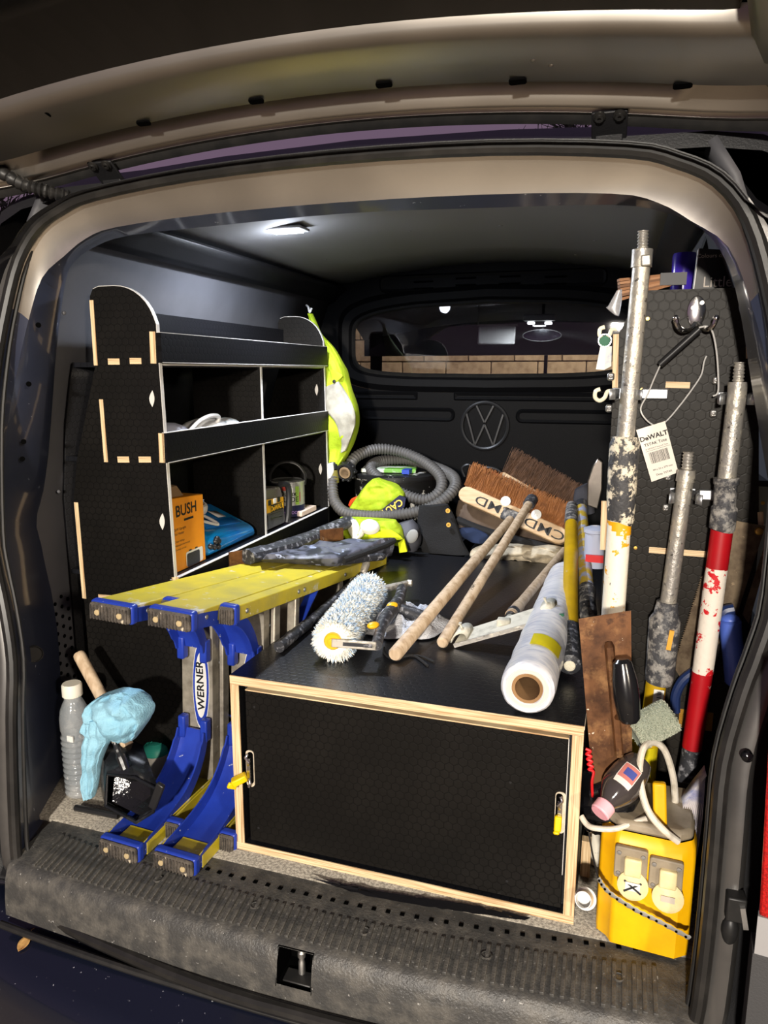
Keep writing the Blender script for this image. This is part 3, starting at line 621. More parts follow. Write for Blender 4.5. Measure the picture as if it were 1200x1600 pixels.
# ================================================================ RIGHT RACK
YR = .40
rk = thing('tool_rack', 'black hexagon-faced plywood rack panel holding poles on the right wall', 'rack', (.67, .9, 0))
rp = [(.548, 0), (.548, .44), (.530, .46), (.530, 1.145), (.572, 1.238), (.748, 1.238), (.752, 1.20), (.80, 1.05), (.826, .75), (.828, 0)]
m_hexR = pm('hex_ply_rack', (.019, .0165, .0135, 1), .45, hexa=((0, 2), .0205), n=(4, (.011, .0095, .008, 1), .42, .62), spec=.14)
wallxr = lambda z: interp(WP, z)-.012
rpan = B().prism([V((x, YR, z)) for x, z in rp], (0, .012, 0)).obj('end_panel', m_hexR, rk, smooth=0)
B().prism([V((x, 1.44, z)) for x, z in rp], (0, .012, 0)).obj('end_panel', m_hexXZ, rk, smooth=0)
for z in (1.09, .86, .556, .25):
    x1 = wallxr(z); x0_ = .535 if z > .5 else .552; B().box(((x0_+x1)/2, .926, z), (x1-x0_, 1.02, .012)).obj('shelf_board', m_hexXY, rk)
for z0, z1 in ((1.09, 1.15), (.85, .92), (.48, .556)): B().box((.536, .926, (z0+z1)/2), (.012, 1.03, z1-z0)).obj('front_lip', m_hexYZ, rk)
for t in ((962.5, 522, 961, 606, 9), (1171, 522, 1171, 560, 11), (945, 783, 943, 859, 11), (1188, 800, 1189, 821, 9)): tenon(rk, *t, YR, m_plyX)
for t in ((1040, 601, 1078, 602, 10), (1014, 859, 1103, 866, 10)): tenon(rk, *t, YR, m_plyZ)
m_brass = pm('brass_screw', rgb(200, 160, 80), .35, .9)
for x, y in ((1012, 498), (1003, 609), (993, 856), (1192, 786), (1005, 498)):
    B().lathe([(.004, 0), (.0035, .0012), (.0005, .0014)], P(x, y, Y=YR), (0, -1, 0), 10).obj('screw', m_brass, rpan)
# ================================================================ PLYWOOD BOX
O = V((-.241, .153, 0)); ex = V((.9998, -.020, 0)); ey = V((.020, .9998, 0)); ez = V((0, 0, 1)); BW, BH, BD = .755, .425, 1.19; TK = .021
RB = Matrix((ex, ey, ez)).transposed()
def L(a, b_, c2): return O+ex*a+ey*b_+ez*c2
bxo = thing('storage_box', 'low black plywood storage box with pale plywood edges and drop front', 'box', L(BW/2, BD/2, 0))
def bb(a0, a1, b0, b1, c0, c1, nm, mat, par=bxo, **k):
    return B().box(L((a0+a1)/2, (b0+b1)/2, (c0+c1)/2), (a1-a0, b1-b0, c1-c0), RB).obj(nm, mat, par, **k)
top = bb(0, BW, .0015, BD, BH-TK, BH, 'top_panel', m_hexXY)
bb(0, BW, -.0005, .0015, BH-TK, BH-.0008, 'front_edge', m_plyZ, top)
bb(BW-.0005, BW+.001, .001, BD, BH-TK+.012, BH-.001, 'side_edge', m_edge, top)
for nm, a0, a1 in (('side_panel', 0, TK), ('side_panel', BW-TK, BW)):
    s_ = bb(a0, a1, .0015, BD, 0, BH-TK, nm, m_hexYZ); bb(a0, a1, -.0005, .0015, .0, BH-TK-.0005, 'front_edge', m_plyX, s_)
bt = bb(TK, BW-TK, .0015, BD, 0, .018, 'base_panel', m_hexXY); bb(.0, BW, -.001, .0012, 0, .018, 'front_edge', m_plyZ, bt)
bb(TK, BW-TK, BD-.012, BD, .018, BH-TK, 'back_panel', m_hexXZ)
dr = bb(TK+.013, BW-TK-.006, .006, .022, .026, BH-TK-.013, 'drop_front', m_hexXZ)
bb(TK+.013, BW-TK-.006, .0052, .0225, BH-TK-.013, BH-TK-.0105, 'door_edge', m_plyZ, dr)
bb(BW-TK-.0065, BW-TK-.0052, .0055, .02, .10, BH-TK-.013, 'door_edge', m_white, dr)
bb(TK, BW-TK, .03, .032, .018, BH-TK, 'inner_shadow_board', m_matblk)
m_yel = pm('yellow_plastic', (.78, .55, .0, 1), .4, n=(20, (.7, .45, .0, 1), .4, .7))
def rr2(cx, cz_, w_, h_, r, y, n=5): return [L(q.x, y, q.z) for q in rrect(cx-w_/2, cz_-h_/2, cx+w_/2, cz_+h_/2, r, 0, n)]
def latch(cx, cz_, side):
    la = B().prism(rr2(cx, cz_, .020, .088, .008, .004), ey*.002).obj('latch', m_edge, bxo)
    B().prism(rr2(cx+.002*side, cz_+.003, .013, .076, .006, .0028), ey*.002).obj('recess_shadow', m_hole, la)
    b = B(); b.box(L(cx, .0, cz_), (.009, .010, .058), RB); b.tube([L(cx, -.004, cz_+.040), L(cx-.004*side, -.008, cz_+.032), L(cx+.004*side, -.008, cz_+.022), L(cx, -.003, cz_+.012)], .0035, 8); b.tube([L(cx, -.004, cz_-.040), L(cx+.005*side, -.007, cz_-.030), L(cx, -.003, cz_-.02)], .0035, 8); b.obj('chrome_catch', m_chrome, la, bevel=.002)
    return la
la = latch(.040, .205, 1)
b = B(); b.bar(L(.036, -.006, .192), L(.008, -.022, .178), .022, .016); b.bar(L(.010, -.02, .178), L(.006, -.024, .165), .008, .022); b.obj('yellow_lever', m_yel, la, bevel=.003)
la = latch(.718, .235, -1)
b = B(); b.bar(L(.716, -.006, .235), L(.716, -.012, .205), .014, .012, up=(0, 1, 0)); b.bar(L(.714, -.012, .205), L(.714, -.012, .198), .012, .008, up=(0, 1, 0)); b.obj('yellow_lever', m_yel, la, bevel=.003)
for a, c2 in ((.055, .355), (.62, .28), (.62, .06), (.055, .06)): B().lathe([(.003, 0), (.0028, .0008), (.0005, .001)], L(a, .006, c2), -ey, 10).obj('screw', m_blkpl, dr)
# ================================================================ STEPLADDERS lying on their sides
LA = V((-.473, .05, 0.0)); yawL = -.03
m_lyel = pm('yellow_fibreglass', rgb(206, 186, 36), .45, n=(7, rgb(178, 164, 66), .42, .66), sp=[(18, .60, (.62, .60, .50, 1), .68), (70, .68, (.7, .68, .6, 1))])
m_lblue = pm('blue_plastic', (.016, .045, .36, 1), .35, n=(10, (.012, .03, .26, 1), .4, .7), sp=[(70, .69, (.55, .58, .65, 1))])
m_foot = pm('worn_rubber_foot', (.035, .03, .026, 1), .8, n=(25, (.12, .10, .08, 1), .42, .62), sp=[(45, .62, (.55, .48, .36, 1), .68)], bump=(120, .8))
m_lalu = pm('ladder_alu', rgb(200, 192, 176), .42, .6, n=(18, rgb(150, 142, 128), .4, .65), sp=[(60, .70, (.75, .73, .7, 1))])
ML = Matrix.Translation(LA) @ Matrix.Rotation(yawL, 4, 'Z') @ Matrix.Rotation(.045, 4, 'Y')
def lob(b, nm, mat, par, **k):
    b.v = [ML @ q for q in b.v]; return b.obj(nm, mat, par, **k)
def H(y): return .603-.125*y            # height of the upper rail's outer face along the ladder
def ladder():
    t = thing('stepladder', 'yellow and blue fibreglass stepladder on its side, the left of the two', 'ladder', LA, 'stepladders lying on their sides')
    LEN = 1.12
    def rail(x0, x1, y0, up, nm, th=.036, mat=m_lyel):
        b = B(); rows = []
        for y in (y0, LEN):
            z = (H(y) if up else .003); s = -1 if up else 1
            sec = [(x0, s*th), (x0, 0), (x1, 0), (x1, s*th), (x1-.004, s*th), (x1-.004, s*.005), (x0+.004, s*.005), (x0+.004, s*th)]
            rows.append([V((x, y, z+dz)) for x, dz in sec])
        b.loft(rows, closed=True); b.add(rows[0], [tuple(range(8))]); b.add(rows[1], [tuple(range(8))])
        o = lob(b, nm, mat, t, bevel=.002)
        for yy in (y0+.035, y0+.30, y0+.335, y0+.62):
            z = (H(yy)-th*.5 if up else th*.5); q = ML @ V((x1, yy, z)); B().lathe([(.0065, 0), (.005, .002), (.0005, .0025)], q, (1, 0, 0), 10).obj('rivet', m_alu, o)
        return o
    def foot(x0, x1, y, up, th, par, horiz=True):
        z0 = (H(y)-th-.002 if up else 0)
        b = B(); b.box(((x0+x1)/2, y+.004, z0+th/2+.001), (x1-x0+.006, .022, th+.005)); s = par; lob(b, 'foot_shoe', m_lblue, par, bevel=.006, seg=3)
        b = B(); b.box(((x0+x1)/2, y-.010, z0+th/2+.001), (x1-x0, .012, th-.001)); p = lob(b, 'foot_pad', m_foot, s, bevel=.006, seg=3)
        n = 12 if horiz else 5
        b = B()
        for k in range(n): b.box((x0+.006+(x1-x0-.012)*k/(n-1), y-.0165, z0+th/2), (.003, .003, th*.8))
        lob(b, 'tread_grooves', m_foot, s)
        for k in ((-.55, .55) if horiz else ()): 
            q = ML @ V(((x0+x1)/2+k*(x1-x0)/2, y-.017, z0+th/2)); B().lathe([(.007, 0), (.006, .002), (.0005, .0025)], q, (0, -1, 0), 10).obj('foot_rivet', pm('dirty_rivet', rgb(190, 170, 130), .6, .3), s)
    for up in (1, 0):
        r = rail(-.054, .046, .012, up, 'front_rail'); foot(-.055, .046, .0, up, .038, r)
        r = rail(.050, .084, .115, up, 'rear_rail'); foot(.047, .083, .105, up, .040, r, False)
        # curved boot between rail and bottom step
        path = [(.012, .006), (.07, .010), (.13, .018), (.19, .036), (.235, .066), (.268, .105), (.288, .145), (.296, .17)]
        pts = spline([V((0, a, c2)) for a, c2 in path], 4); N = len(pts); rows = []
        kz = 1
        pts = [V((0, q.y, .006+(q.z-.006)*kz)) for q in pts]
        for i, q in enumerate(pts):
            d = (pts[min(i+1, N-1)]-pts[max(i-1, 0)]).normalized(); nrm = V((0, -d.z, d.y)); f = i/(N-1)
            hw = .050-.010*f; fl_ = .034-.010*abs(f-.3) if f < .85 else .024
            sec = [(-hw, fl_), (-hw, 0), (-hw*.8, -.004), (hw*.8, -.004), (hw, 0), (hw, fl_), (hw-.004, fl_), (hw-.005, .004), (-hw+.005, .004), (-hw+.004, fl_)]
            row = []
            for x, h in sec:
                p_ = V((x-.002, q.y, q.z))+nrm*h
                if up: p_.z = H(p_.y)-p_.z
                row.append(p_)
            rows.append(row)
        b = B(); b.loft(rows, closed=True); b.add(rows[0], [tuple(range(10))]); b.add(rows[-1], [tuple(range(10))]); bo = lob(b, 'corner_boot', m_lblue, t, smooth=40)
        for s_ in (-1, 1):   # prongs gripping the step
            b = B(); zz = [.145, .205]; 
            vs_ = [V((s_*.033-.002+dx, .292+dy, H(.29)-z if up else z)) for z in zz for dx, dy in ((-.010, -.012), (.010, -.012), (.010, .012), (-.010, .012))]
            b.add(vs_, [(0, 1, 2, 3), (4, 5, 6, 7), (0, 1, 5, 4), (1, 2, 6, 5), (2, 3, 7, 6), (3, 0, 4, 7)]); lob(b, 'boot_prong', m_lblue, bo, bevel=.004)
        if not up:
            b = B(); b.box((-.005, .055, .0165), (.07, .05, .002)); lob(b, 'yellow_rail_floor', m_lyel, bo)
            b = B(); b.box((.0475, .065, .018), (.003, .085, .030)); lob(b, 'yellow_rail_side', m_lyel, bo)
    for k, y in enumerate((.312, .56, .80, 1.02)):
        h = H(y); b = B(); w_ = .082-.0*k
        sec = [(-.050, .03), (-.050, 0), (.040, 0), (.040, .03), (.037, .03), (.037, .003), (-.047, .003), (-.047, .03)]
        rows = [[V((x, y+dy, z)) for x, dy in sec] for z in (.02, h-.02)]
        b.loft(rows, closed=True); so = lob(b, 'step', m_lalu, t)
        if k == 0:
            b = B()
            for s, nm, mt, dy, in ((1, 'label_rim', m_whitepl, -.0006), (.95, 'label_blue', m_lblue, -.0010), (.72, 'label_white', m_whitepl, -.0016)):
                b = B(); wd = .0245*s if s > .8 else .0175; hh = .122*s if s > .8 else .090
                b.prism([V((.006+wd*math.cos(a), y+dy, .285+hh*math.sin(a))) for a in [2*math.pi*i/36 for i in range(36)]], (0, .0006, 0)); lob(b, nm, mt, so)
            text('lettering', 'WERNER', .0285, ML @ V((.006, y-.0020, .285)), (0, 0, 1), (-1, 0, 0), m_ink, so, bold=.022, sx=1.18)
    for y in (.42, .86):
        b = B(); b.box((.067, y, H(y)/2), (.026, .022, H(y)-.05)); lob(b, 'rear_brace', m_lalu, t, bevel=.003)
    b = B(); b.box((.060, .335, H(.33)/2), (.012, .03, H(.33)-.06)); lob(b, 'rear_brace', m_lalu, t, bevel=.003)
    for up in (1, 0):
        for y0, y1, w_ in ((.42, .28, .03),):
            z = lambda y: (H(y)-.03 if up else .03); b = B(); b.bar((.064, .36, z(.36)-(.16 if up else -.16)), (.064, .56, z(.56)), .006, .03, up=(1, 0, 0)); lob(b, 'diagonal_brace', m_lblue, t, bevel=.002)
    # ladder top cap at the far end
    b = B(); b.box((.015, LEN+.02, H(LEN)/2), (.13, .05, H(LEN)-.03)); lob(b, 'top_cap', m_blkpl, t, bevel=.01)
    return t
l1 = ladder()
def dup(src, delta, label=None, group=None):
    r = src.copy(); COL.objects.link(r); r.location = src.location+V(delta)
    if label: r['label'] = label
    if group: r['group'] = group
    for ch in list(src.children):
        c2 = ch.copy(); COL.objects.link(c2); c2.parent = r
        for g in ch.children:
            d = g.copy(); COL.objects.link(d); d.parent = c2
    return r
l2 = dup(l1, (.144, -.002, .0), 'yellow and blue fibreglass stepladder on its side, touching the plywood box')
# ================================================================ POLES ON THE RIGHT RACK
m_pwhite = pm('white_painted_yellow', rgb(226, 220, 204), .6, sp=[(34, .60, rgb(224, 158, 20), .62), (60, .66, (.03, .03, .03, 1))], bump=(60, .3))
m_pyel = pm('yellow_pole', rgb(196, 158, 10), .42, n=(9, rgb(170, 136, 20), .4, .7), sp=[(24, .66, rgb(190, 192, 200), .70)])
m_pyel2 = pm('yellow_pole_bluish_paint', rgb(176, 150, 50), .5, sp=[(22, .50, rgb(150, 156, 180), .58)])
m_pred = pm('red_pole', rgb(168, 14, 24), .4, n=(8, rgb(150, 12, 22), .4, .7), sp=[(40, .67, rgb(225, 210, 200), .69)])
m_pred2 = pm('red_pole_white_paint', rgb(224, 214, 200), .6, sp=[(26, .56, rgb(196, 20, 30), .58), (70, .70, (.04, .04, .04, 1))], bump=(60, .3))
m_grip = pm('paint_caked_grip', (.045, .045, .048, 1), .6, sp=[(30, .50, rgb(216, 206, 184), .56), (70, .56, (.03, .03, .035, 1), .62)], bump=(70, .7))
m_grip2 = pm('paint_grey_grip', (.05, .05, .055, 1), .6, sp=[(45, .47, rgb(150, 146, 140), .60), (80, .66, rgb(210, 205, 195))], bump=(80, .6))
m_gripb = pm('dark_grip_speckled', (.028, .029, .034, 1), .45, sp=[(60, .53, rgb(150, 150, 155), .68)], bump=(80, .3))
m_woodh = pm('wooden_handle', rgb(204, 182, 154), .6, stripe=((60, 60, 6), rgb(170, 144, 114), .4, .68), sp=[(50, .70, rgb(210, 200, 185), .73)])
def pole(name, label, cat, segs, group=None, n=14):
    base = segs[-1][2][-1]; lo = min((q for s in segs for q in s[2]), key=lambda q: q.z)
    t = thing(name, label, cat, lo, group)
    for nm, mat, pts, r in segs:
        B().tube(pts, r, n).obj(nm, mat, t, smooth=50)
    return t
def thread(t, p0, p1, r, mat):
    N = 24; pts = [p0.lerp(p1, i/N) for i in range(N+1)]; B().tube(pts, [r*(1 if i % 4 < 2 else .84) for i in range(N+1)], 12).obj('screw_thread', mat, t, smooth=60)
Y1 = .352; q = lambda x, y, Y=Y1: P(x, y, Y=Y)
t = pole('extension_pole', 'tall aluminium extension pole with white paint over yellow, left on the rack', 'pole', [
    ('collar', m_alud, [q(1004, 390), q(1002, 418)], .0195), ('shaft', m_alud, [q(1002, 418), q(977, 684)], [.0165, .0175]),
    ('locking_grip', m_grip, [q(977, 682), q(976, 694), q(971, 770), q(970, 812), q(969, 814)], [.024, .0295, .029, .027, .025]),
    ('lower_shaft', m_pwhite, [q(968, 812), q(958, 960), V((.556, .352, 0.002))], [.0235, .0235, .0235]),
    ('bare_band', pm('yellow_band', rgb(226, 160, 12), .5, sp=[(30, .62, rgb(226, 216, 200), .64)]), [q(968, 813), q(967, 834)], .0237)], 'extension poles clipped to the rack')
thread(t, q(1005, 361), q(1004, 391), .0105, m_alud)
B().bar(q(1009, 398, Y1-.018), q(1009, 416, Y1-.018), .018, .01, up=(0, 1, 0)).obj('collar_bolt', m_alud, t, bevel=.003)
Y2 = .345; q = lambda x, y, Y=Y2: P(x, y, Y=Y)
t = pole('extension_pole', 'shorter grey extension pole standing between the white pole and the red pole', 'pole', [
    ('collar', m_alud, [q(1073, 734), q(1071, 752)], [.017, .0185]), ('shaft', m_alud, [q(1071, 750), q(1044, 942)], [.0155, .016]),
    ('locking_grip', m_grip2, [q(1043, 940), q(1041, 958), q(1039, 968), q(1031, 1055), q(1029, 1066)], [.021, .024, .031, .029, .026]),
    ('lower_shaft', m_pyel, [q(1026, 1062), q(1018, 1125), q(1005, 1230), V((.632, Y2, .003))], .0205)], 'extension poles clipped to the rack')
thread(t, q(1076, 706), q(1073, 736), .0105, m_alud)
B().bar(q(1050, 985, Y2-.03), q(1044, 1015, Y2-.03), .009, .006, up=(0, 1, 0)).obj('yellow_mark', pm('yellow_mark', rgb(225, 160, 50), .5), t)
B().bar(q(1030, 1078, Y2-.021), q(1027, 1103, Y2-.021), .020, .002, up=(0, 1, 0)).obj('barcode_label', m_whitepl, t)
b = B()
for k in range(7): a, c2 = q(1026, 1081+k*3, Y2-.0225), q(1033, 1082+k*3, Y2-.0225); b.bar(a, c2, .0018 if k % 2 else .0008, .0006, up=(0, 1, 0))
b.obj('barcode', m_ink, t)
B().tube([q(1008, 1160, Y2), q(1003, 1232, Y2)], .0265, 14).jitter(.002, 50).obj('yellow_wrap', pm('yellow_wrap', rgb(206, 190, 24), .4, bump=(40, .5)), t)
Y3 = .335; q = lambda x, y, Y=Y3: P(x, y, Y=Y)
t = pole('extension_pole', 'red extension pole with flaking white paint, right on the rack', 'pole', [
    ('collar', m_alud, [q(1153, 597), q(1151, 622)], [.0175, .017]), ('shaft', m_alud, [q(1151, 620), q(1135, 752)], [.0168, .0172]),
    ('locking_grip', m_grip2, [q(1135, 746), q(1135, 756), q(1134, 758), q(1132, 790), q(1132, 793), q(1128, 826), q(1127, 829)], [.0235, .0235, .021, .021, .0245, .024, .021]),
    ('red_band', m_pred, [q(1128, 828), q(1120, 888)], [.0208, .0205]), ('paint_band', m_pred2, [q(1120, 887), q(1098, 1050)], [.0206, .0203]), ('lower_shaft', m_pred, [q(1098, 1049), q(1081, 1168)], [.0200, .0195]),
    ('black_end', m_gripb, [q(1081, 1167), q(1067, 1240), V((.705, Y3, .004))], [.0185, .0175, .017])], 'extension poles clipped to the rack')
thread(t, q(1156, 566), q(1153, 599), .0105, m_alud)
# spring clips
m_galv = pm('galvanised_steel', (.52, .54, .56, 1), .5, 1, n=(60, (.45, .46, .48, 1), .4, .7))
def clip(x, y, label, sp=1.0):
    c = P(x, y, Y=YR); t = thing('spring_clip', label, 'clip', c, 'spring clips on the rack panel')
    B().box(c+V((0, -.002, 0)), (.05*sp, .004, .024)).obj('back_plate', m_galv, t, bevel=.002)
    for s in (-1, 1):
        b = B(); p = [c+V((s*.012, -.004, 0)), c+V((s*.022, -.02, 0)), c+V((s*.025, -.045, 0)), c+V((s*.020, -.066, 0)), c+V((s*.030, -.078, 0))]
        b.loft([[k+V((0, 0, dz)) for k in p] for dz in (-.010, .010)]); b.obj('jaw', m_galv, t, solid=.0022)
    b = B(); b.box(c+V((.056, -.006, 0)), (.052, .009, .022)); b.obj('end_tab', m_galv, t, bevel=.003)
    for dz in (-.030, .034): 
        o = B().box(c+V((-.030, -.006, dz)), (.014, .010, .016)).obj('roller_bracket', m_alu, t, bevel=.004); B().lathe([(.004, 0), (.0005, .002)], c+V((-.030, -.011, dz)), (0, -1, 0), 8).obj('bracket_screw', m_alu, o)
clip(977, 615, 'spring clip gripping the tall white pole'); clip(1142, 622, 'spring clip gripping the red pole'); clip(1066, 771, 'spring clip gripping the short grey pole')
# double hook
c = P(1088, 487, Y=YR); t = thing('coat_hook', 'polished chrome double hook screwed to the rack panel', 'hook', c)
B().lathe([(.0005, .006), (.010, .0055), (.0165, .003), (.0175, 0)], c, (0, -1, 0), 20, up=(0, 0, 1), sx=1, sy=1.75).obj('plate', m_chrome, t)
for x, y in ((1083, 481), (1097, 473)): B().lathe([(.0045, 0), (.004, .002), (.0015, .0022)], P(x, y, Y=YR-.005), (0, -1, 0), 10).obj('screw', m_alu, t)
for s, pts in ((-1, [(1086, 506), (1078, 514), (1066, 516), (1058, 508), (1056, 497)]), (1, [(1090, 506), (1098, 512), (1107, 514), (1115, 507), (1119, 497)])):
    yy = [YR-.006, YR-.02, YR-.034, YR-.042, YR-.044]
    b = B(); b.tube(spline([P(x, y, Y=w_) for (x, y), w_ in zip(pts, yy)], 6), [.0052]*24+[.006], 10); b.ball(P(*pts[-1], Y=yy[-1]), .0062, 10, 7); b.obj('hook_arm', m_chrome, t)
m_wire = pm('steel_wire', (.55, .54, .52, 1), .4, .35)
# wire tool with black sleeve
t = thing('wire_hanger', 'bent wire carrier with a black sleeve hanging from the chrome hook', 'wire hanger', P(1024, 665, Y=YR-.03))
B().tube([P(1093, 514, Y=YR-.04), P(1031, 570, Y=YR-.03)], .0072, 12).obj('black_sleeve', m_blkpl, t)
B().tube(spline([P(x, y, Y=YR-.028) for x, y in ((1032, 570), (1022, 592), (1012, 616), (1001, 638), (1008, 654), (1024, 665), (1040, 659), (1062, 634), (1083, 606), (1096, 585), (1100, 566), (1104, 556))], 6), .0016, 8).obj('wire', m_wire, t)
B().tube(spline([P(x, y, Y=YR-.03) for x, y in ((1092, 512), (1104, 510), (1113, 518), (1119, 545), (1122, 580), (1122, 612), (1114, 619))], 6), .0018, 8).obj('wire', m_wire, t)
# paper tag
tagq = [P(x, y, Y=w_) for x, y, w_ in ((994, 672, YR-.040), (1039, 658, YR-.034), (1060, 738, YR-.022), (1018, 753, YR-.028))]
t = thing('paper_tag', 'tilted white paper product tag with black print hanging on the wire', 'tag', tagq[3])
n_ = (tagq[1]-tagq[0]).cross(tagq[3]-tagq[0]).normalized()
if n_.y > 0: n_ = -n_
B().prism(tagq, -n_*.0006).obj('card', pm('tag_card', rgb(226, 218, 206), .7), t)
tu, tv = tagq[1]-tagq[0], tagq[3]-tagq[0]
def TG(a, b_): return tagq[0]+tu*a+tv*b_+n_*.0006
def tt(st, a, b_, sz, bold=0.0): text('print', st, sz, TG(a, b_), tu, -tv, m_ink, t, bold=bold)
tt('DeWALT', .5, .20, .0135, .03); tt('TSTAK Tote', .5, .32, .0085, .01); tt('A DEWALT Insured Tote', .5, .40, .0042)
b = B(); random.seed(4); a = .18
while a < .84:
    w_ = random.choice((.008, .008, .016, .024)); b.add([TG(a, .47), TG(a+w_, .47), TG(a+w_, .68), TG(a, .68)], [(0, 1, 2, 3)]); a += w_+random.choice((.010, .016, .022))
b.obj('barcode', m_ink, t); b = B(); b.add([TG(.1, .435), TG(.95, .435), TG(.95, .44), TG(.1, .44)], [(0, 1, 2, 3)]); b.obj('rule', m_ink, t)
tt('44 x 33 x 279 mm', .5, .80, .0052, .005); tt('Deep TSTAK', .5, .90, .0058, .005)
# S-hooks and key ring on the rack's left edge
def shook(x, y, label):
    Yh = YR-.004; m_hk = pm('cream_hook', rgb(232, 226, 200), .35)
    c = P(x, y, Y=Yh); t = B().tube(spline([P(x+dx, y+dy, Y=Yh) for dx, dy in ((16, -6), (8, -5), (4, 4), (-4, 9), (-11, 4), (-10, -6), (-3, -9))], 6), .0042, 10).obj('screw_hook', m_hk); tag(t, label, 'hook', 'cream screw hooks'); return t
shook(948, 520, 'cream screw hook carrying a key ring on the rack edge'); shook(941, 617, 'empty cream screw hook on the rack edge below the key ring')
c = P(945, 532, Y=YR-.012); t = thing('key_ring', 'steel key ring with green disc and paper label hanging on hook', 'keyring', c-V((0, 0, .06)))
B().tube([P(945, 532, Y=YR-.01)+V((.0125*math.cos(a), 0, .0125*math.sin(a))) for a in [i*2*math.pi/24 for i in range(24)]], .0012, 6, closed=True).obj('ring', m_chrome, t)
B().lathe([(.0105, 0), (.0105, .003)], P(945, 533, Y=YR-.008), (0, -1, 0), 20).obj('green_disc', pm('green_plastic', (.01, .10, .05, 1), .6), t)
B().prism([P(x, y, Y=w_) for x, y, w_ in ((938, 541, YR-.008), (956, 541, YR-.004), (955, 572, YR-.003), (944, 578, YR-.006), (931, 577, YR-.01))], (0, .001, 0)).obj('paper_label', pm('crumpled_label', rgb(226, 224, 214), .6, n=(40, rgb(190, 195, 205), .45, .6)), t)
# things on top of the rack
ZT = 1.096
t = thing('colour_book', 'black paint colour book standing on top of the rack', 'book', (.70, .62, ZT))
p0, p1 = P(1093, 388, Y=.50), P(1163, 392, Y=.52); zb = 1.098
B().prism([V((p0.x-.012, .50, zb)), V((p1.x+.012, .50, zb)), p1, p0], (0, .03, 0)).obj('cover', pm('book_cover', (.012, .011, .010, 1), .5), t)
B().prism([V((p0.x-.0135, .502, zb)), V((p0.x-.012, .502, zb)), p0+V((0, .002, 0)), p0+V((-.0015, .002, 0))], (0, .026, 0)).obj('pages', m_white, t)
text('title', 'Colours of England', .0115, P(1126, 399, Y=.4985), (1, 0, 0), (0, 0, 1), pm('pale_print', rgb(170, 160, 150), .6), t)
text('title', 'Little', .030, P(1121, 441, Y=.4985), (1, 0, 0), (0, 0, 1), pm('pale_print', rgb(170, 160, 150), .6), t, sx=.9)
c = P(1067, 440, Y=.60); t = thing('purple_bottle', 'blue-purple plastic bottle on top of the rack beside the book', 'bottle', V((c.x, .60, ZT)))
B().lathe([(.027, 0), (.028, .01), (.028, .10), (.026, .112), (.022, .118)], (c.x, .60, 1.098), (0, 0, 1), 20).obj('body', pm('purple_plastic', (.03, .015, .22, 1), .25), t); ztop = P(1067, 396, Y=.60).z
B().lathe([(.024, 0), (.025, .003), (.025, ztop-1.222), (.023, ztop-1.216)], (c.x, .60, 1.216), (0, 0, 1), 20).obj('cap', pm('purple_cap', (.04, .02, .30, 1), .2), t)
t = thing('wood_shim_bundle', 'bundle of thin brown wooden shims bagged on top of the rack', 'wood shims', (.62, .46, 1.10))
random.seed(2)
for k in range(7):
    a, c2 = P(966+random.uniform(-2, 3), 468-k*5, Y=.43+.004*k), P(1068-random.uniform(0, 8), 441-k*2.2, Y=.47+.004*k); B().bar(a, c2, .016, .0052).obj('shim', pm('shim_wood_%d' % (k % 3), [rgb(150, 105, 70), rgb(120, 85, 60), rgb(170, 125, 90)][k % 3], .6), t)
B().box(P(1052, 436, Y=.455), (.05, .012, .024)).obj('printed_band', m_ink, t)
def lump(rows, Yc, dep, n=18, amp=.006, sc=18, seed=0, sub=4, fold=0):
    """closed soft body: px outline rows ((xl,yl),(xr,yr)) at depth Yc with half depth dep"""
    m = len(rows); Ys = Yc if isinstance(Yc, (list, tuple)) else [Yc]*m; ds = dep if isinstance(dep, (list, tuple)) else [dep]*m
    Ls = spline([P(*r[0], Y=y) for r, y in zip(rows, Ys)], sub); Rs = spline([P(*r[1], Y=y) for r, y in zip(rows, Ys)], sub); dd = spline([V((d, 0, 0)) for d in ds], sub)
    b = B(); R = []
    for i, (l, r, d) in enumerate(zip(Ls, Rs, dd)):
        row = []
        for k in range(n):
            a = 2*math.pi*k/n; ca, sa = math.cos(a), math.sin(a); c_ = (l+r)/2+(r-l)/2*math.copysign(abs(ca)**.8, ca)+V((0, -1, 0))*(d.x*math.copysign(abs(sa)**.8, sa))
            nz = mnoise.noise(c_*sc+V((seed, 0, seed*3)))+.5*mnoise.noise(c_*sc*2.3+V((seed, 5, 0)))
            row.append(c_+V((0, -1, 0))*nz*amp*(1 if sa > -.2 else .3)+V((0, -1, 0))*(fold*abs(math.sin(a*5+seed+i*.15)) if fold and sa > 0 else 0))
        R.append(row)
    b.loft(R, closed=True); b.add(R[0], [tuple(range(n))]); b.add(R[-1], [tuple(range(n))]); return b
m_poly = pm('clear_polythene', (.8, .8, .82, 1), .25, trans=.6, alpha=.6)
tag(lump([((963, 455), (972, 452)), ((950, 478), (972, 468)), ((947, 481), (970, 482)), ((960, 492), (967, 494))], .385, .008, amp=.003).obj('polythene_bag', m_poly, sub=1), 'torn scrap of clear polythene hanging over the rack corner', 'plastic bag')
tag(B().bar(P(1132, 352, Y=.62), P(1106, 420, Y=.70), .06, .012).obj('black_board', m_matblk), 'black board leaning behind the colour book against the roof edge', 'board')
